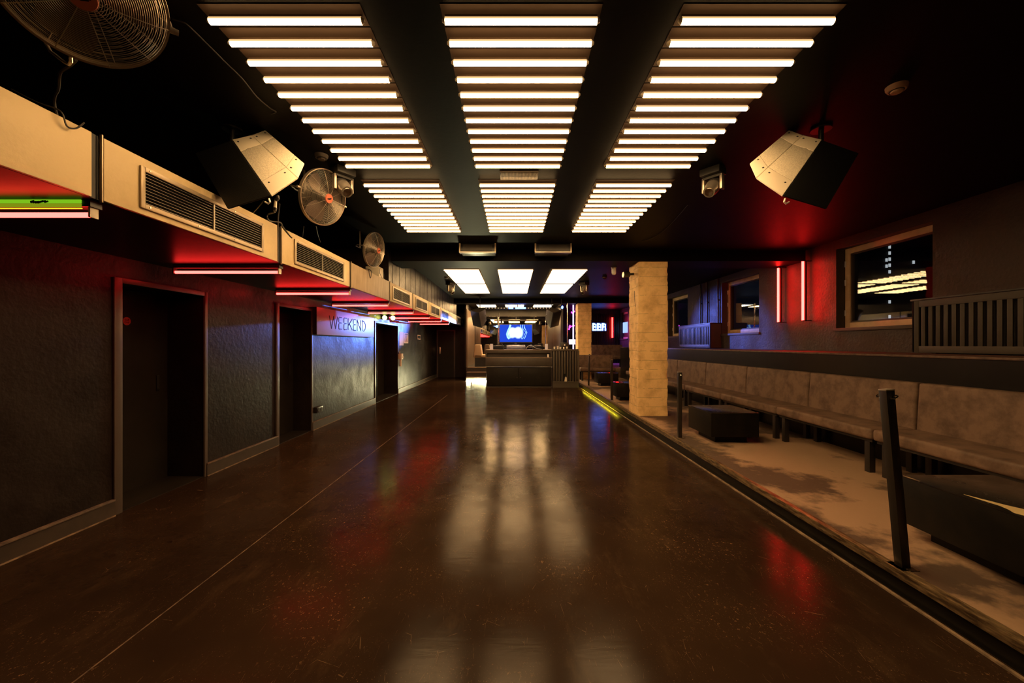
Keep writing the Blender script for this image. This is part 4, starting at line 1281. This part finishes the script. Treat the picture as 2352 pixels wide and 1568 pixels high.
# poles
t = thing('pole', 'slim chrome pole right of the stage', 'pole', (1.96, 14.55, 0), 'slim stage poles')
MB().cyl((1.96, 14.55, 0), (1.96, 14.55, 2.95), .022, n=14).build('shaft', 'chrome', t)
MB().cyl((1.96, 14.55, 0), (1.96, 14.55, .03), .07, n=18).build('foot', 'chrome', t)
t = thing('pole', 'slim pale pole with brown back in front of the stage mirror', 'pole', (-.66, 17.2, .52), 'slim stage poles')
MB().box(-.72, -.67, 17.22, 17.28, .52, 2.8).build('back_strip', 'booth', t)
MB().cyl((-.645, 17.2, .52), (-.645, 17.2, 2.7), .022, n=14).build('shaft', 'chrome', t)
MB().cyl((-.645, 17.2, 2.62), (-.645, 17.2, 2.8), .03, n=14).build('top_bracket', 'black', t)
t = thing('added_spotlight', 'added small black spotlight with blue lens clamped on the pale stage pole', 'stage light', (-.645, 17.17, 2.25))  # lamp added to throw blue onto the left wall and sign
dv = (Vector((-3.39, 10.5, 2.5)) - Vector((-.70, 17.05, 2.2))).normalized()
pc = Vector((-.70, 17.05, 2.2))
MB().cyl(pc - dv * .12, pc + dv * .04, .05, .065, 18).build('lamp_body', 'black', t)  # body of the added spotlight on the pole
MB().cyl(pc + dv * .030, pc + dv * .042, .058, n=18).build('lens', 'bluelens', t)
sd = Vector((-dv.y, dv.x, 0)).normalized()
fd = Vector((dv.x, dv.y, 0)).normalized()
MB().obox(pc + dv * .06 + fd * .13 + Vector((0, 0, .009)), (fd, sd, Vector((0, 0, 1))), (.12, .11, .002)).build('light_blocker', 'dark', t)  # flap added to keep the blue beam off the duct
MB().tube([(-.645, 17.2, 2.25), pc - dv * .05], .010, 8).build('added_clamp', 'black', t)
spot('blue_wall_fill', pc + dv * .06, pc + dv * 5, (.11, .25, 1.0), 4300, .46, .9, .007)  # blue light of the added lamp on the pole
pc = Vector((1.72, 14.36, 2.78))
dv = (Vector((4.95, 10.5, 1.72)) - pc).normalized()
t = thing('added_spotlight', 'added small black spotlight under the far beam beside the right stage loudspeaker', 'stage light', pc)  # lamp added to throw blue onto the far radiator cover
MB().cyl(pc - dv * .12, pc + dv * .04, .05, .065, 18).build('lamp_body', 'black', t)  # body of the added spotlight beside the loudspeaker
MB().cyl(pc + dv * .030, pc + dv * .042, .058, n=18).build('lens', 'bluelens', t)
MB().tube([pc - dv * .05, (pc.x, pc.y, 2.9), (pc.x, pc.y, CEIL)], .012, 8).build('added_clamp', 'black', t)
spot('blue_radiator_fill', pc + dv * .06, pc + dv * 5, (.13, .20, 1.0), 1500, .50, .9)  # blue light of the added lamp beside the loudspeaker
# neon at the far right
GX = scale_about_eye(19.36 / 16.9)
t = thing('neon_sign', 'white blue glowing neon sign of three block characters on the far wall', 'neon sign', (3.63, 16.9, 2.0))
X0, Z0, W_, H_ = 3.335, 2.02, .195, .32
for k in range(3):
    x = X0 + k * .2
    m = MB()
    def bx(a, b, c_, d): m.box(x + a * W_, x + b * W_, 16.86, 16.90, Z0 + c_ * H_, Z0 + d * H_)
    bx(0, .30, 0, 1)
    bx(.30, .55, .78, .98)
    bx(.30, .55, .40, .60)
    bx(.30, .55, 0, .2) if k != 2 else bx(.3, .45, .45, .7)
    bx(.66, .86, .30, .90)
    bx(.62, .90, 0, .22 if k < 2 else .3)
    m.build('character', 'neonw', t, bev=.006)
MB().box(3.31, 3.95, 16.90, 16.97, 1.99, 2.37).build('backing', 'dark', t)
t = thing('neon_tube', 'upright red neon tube at the far wall beside the white neon sign', 'neon light', (4.18, 16.9, 1.8))
MB().cyl((4.17, 16.88, 1.72), (4.17, 16.88, 2.58), .018, n=12).build('tube', 'redtubeR', t)
MB().box(4.21, 4.25, 16.87, 16.97, 1.72, 2.58).build('batten', 'red', t)
GX = None
t = thing('pink_neon_sign', 'pink neon script on the far wall left of the far pillar', 'neon sign', (2.68, 19.4, 2.2))
def pk(px, py): return P(px, py, 19.35)
MB().tube([pk(1312, 716), pk(1315, 719), pk(1320, 714)], .03, 6).tube([pk(1307, 757), pk(1308, 750), pk(1309, 747), pk(1312, 749), pk(1309, 752)], .028, 6).tube([pk(1314, 748), pk(1316, 750), pk(1319, 747)], .025, 6).build('script_tube', 'pink', t)
t = thing('upright_lamp', 'tall lavender white tube lamp standing behind the far pillar', 'lamp', (2.27, 15.32, .52))
MB().cyl((2.285, 15.30, .60), (2.285, 15.30, 2.95), .024, n=14).build('tube', 'lav', t)
MB().box(2.24, 2.33, 15.28, 15.36, .52, .60).build('lamp_foot', 'black', t)
t = thing('bar_light', 'small lavender glowing panel behind the slat screen', 'light panel', (2.2, 18, 1.5))
MB().box(2.5, 2.78, 18.0, 18.05, 1.44, 1.66).build('panel', 'lav', t, bev=.01)
MB().box(2.45, 2.9, 18.0, 18.5, .52, 1.44).build('bar_cabinet', 'boothdark', t)
t = thing('glowing_display', 'pale blue glowing panel in the farthest right window', 'light panel', (5.3, 18.8, 2.0))
MB().box(5.30, 5.315, 18.25, 19.35, 1.99, 2.49).build('panel', em('pale_blue_glow', (.5, .75, 1.7), .9), t)
MB().box(5.315, 5.32, 18.25, 19.35, 1.8, 2.86).build('backing', 'dark', t)
spot('blue_corner_fill', (3.6, 18.6, 2.9), (5.1, 18.6, 1.2), (.26, .10, 1.0), 260, 1.3, .8)  # added spot without a fixture, tints the far right corner blue purple
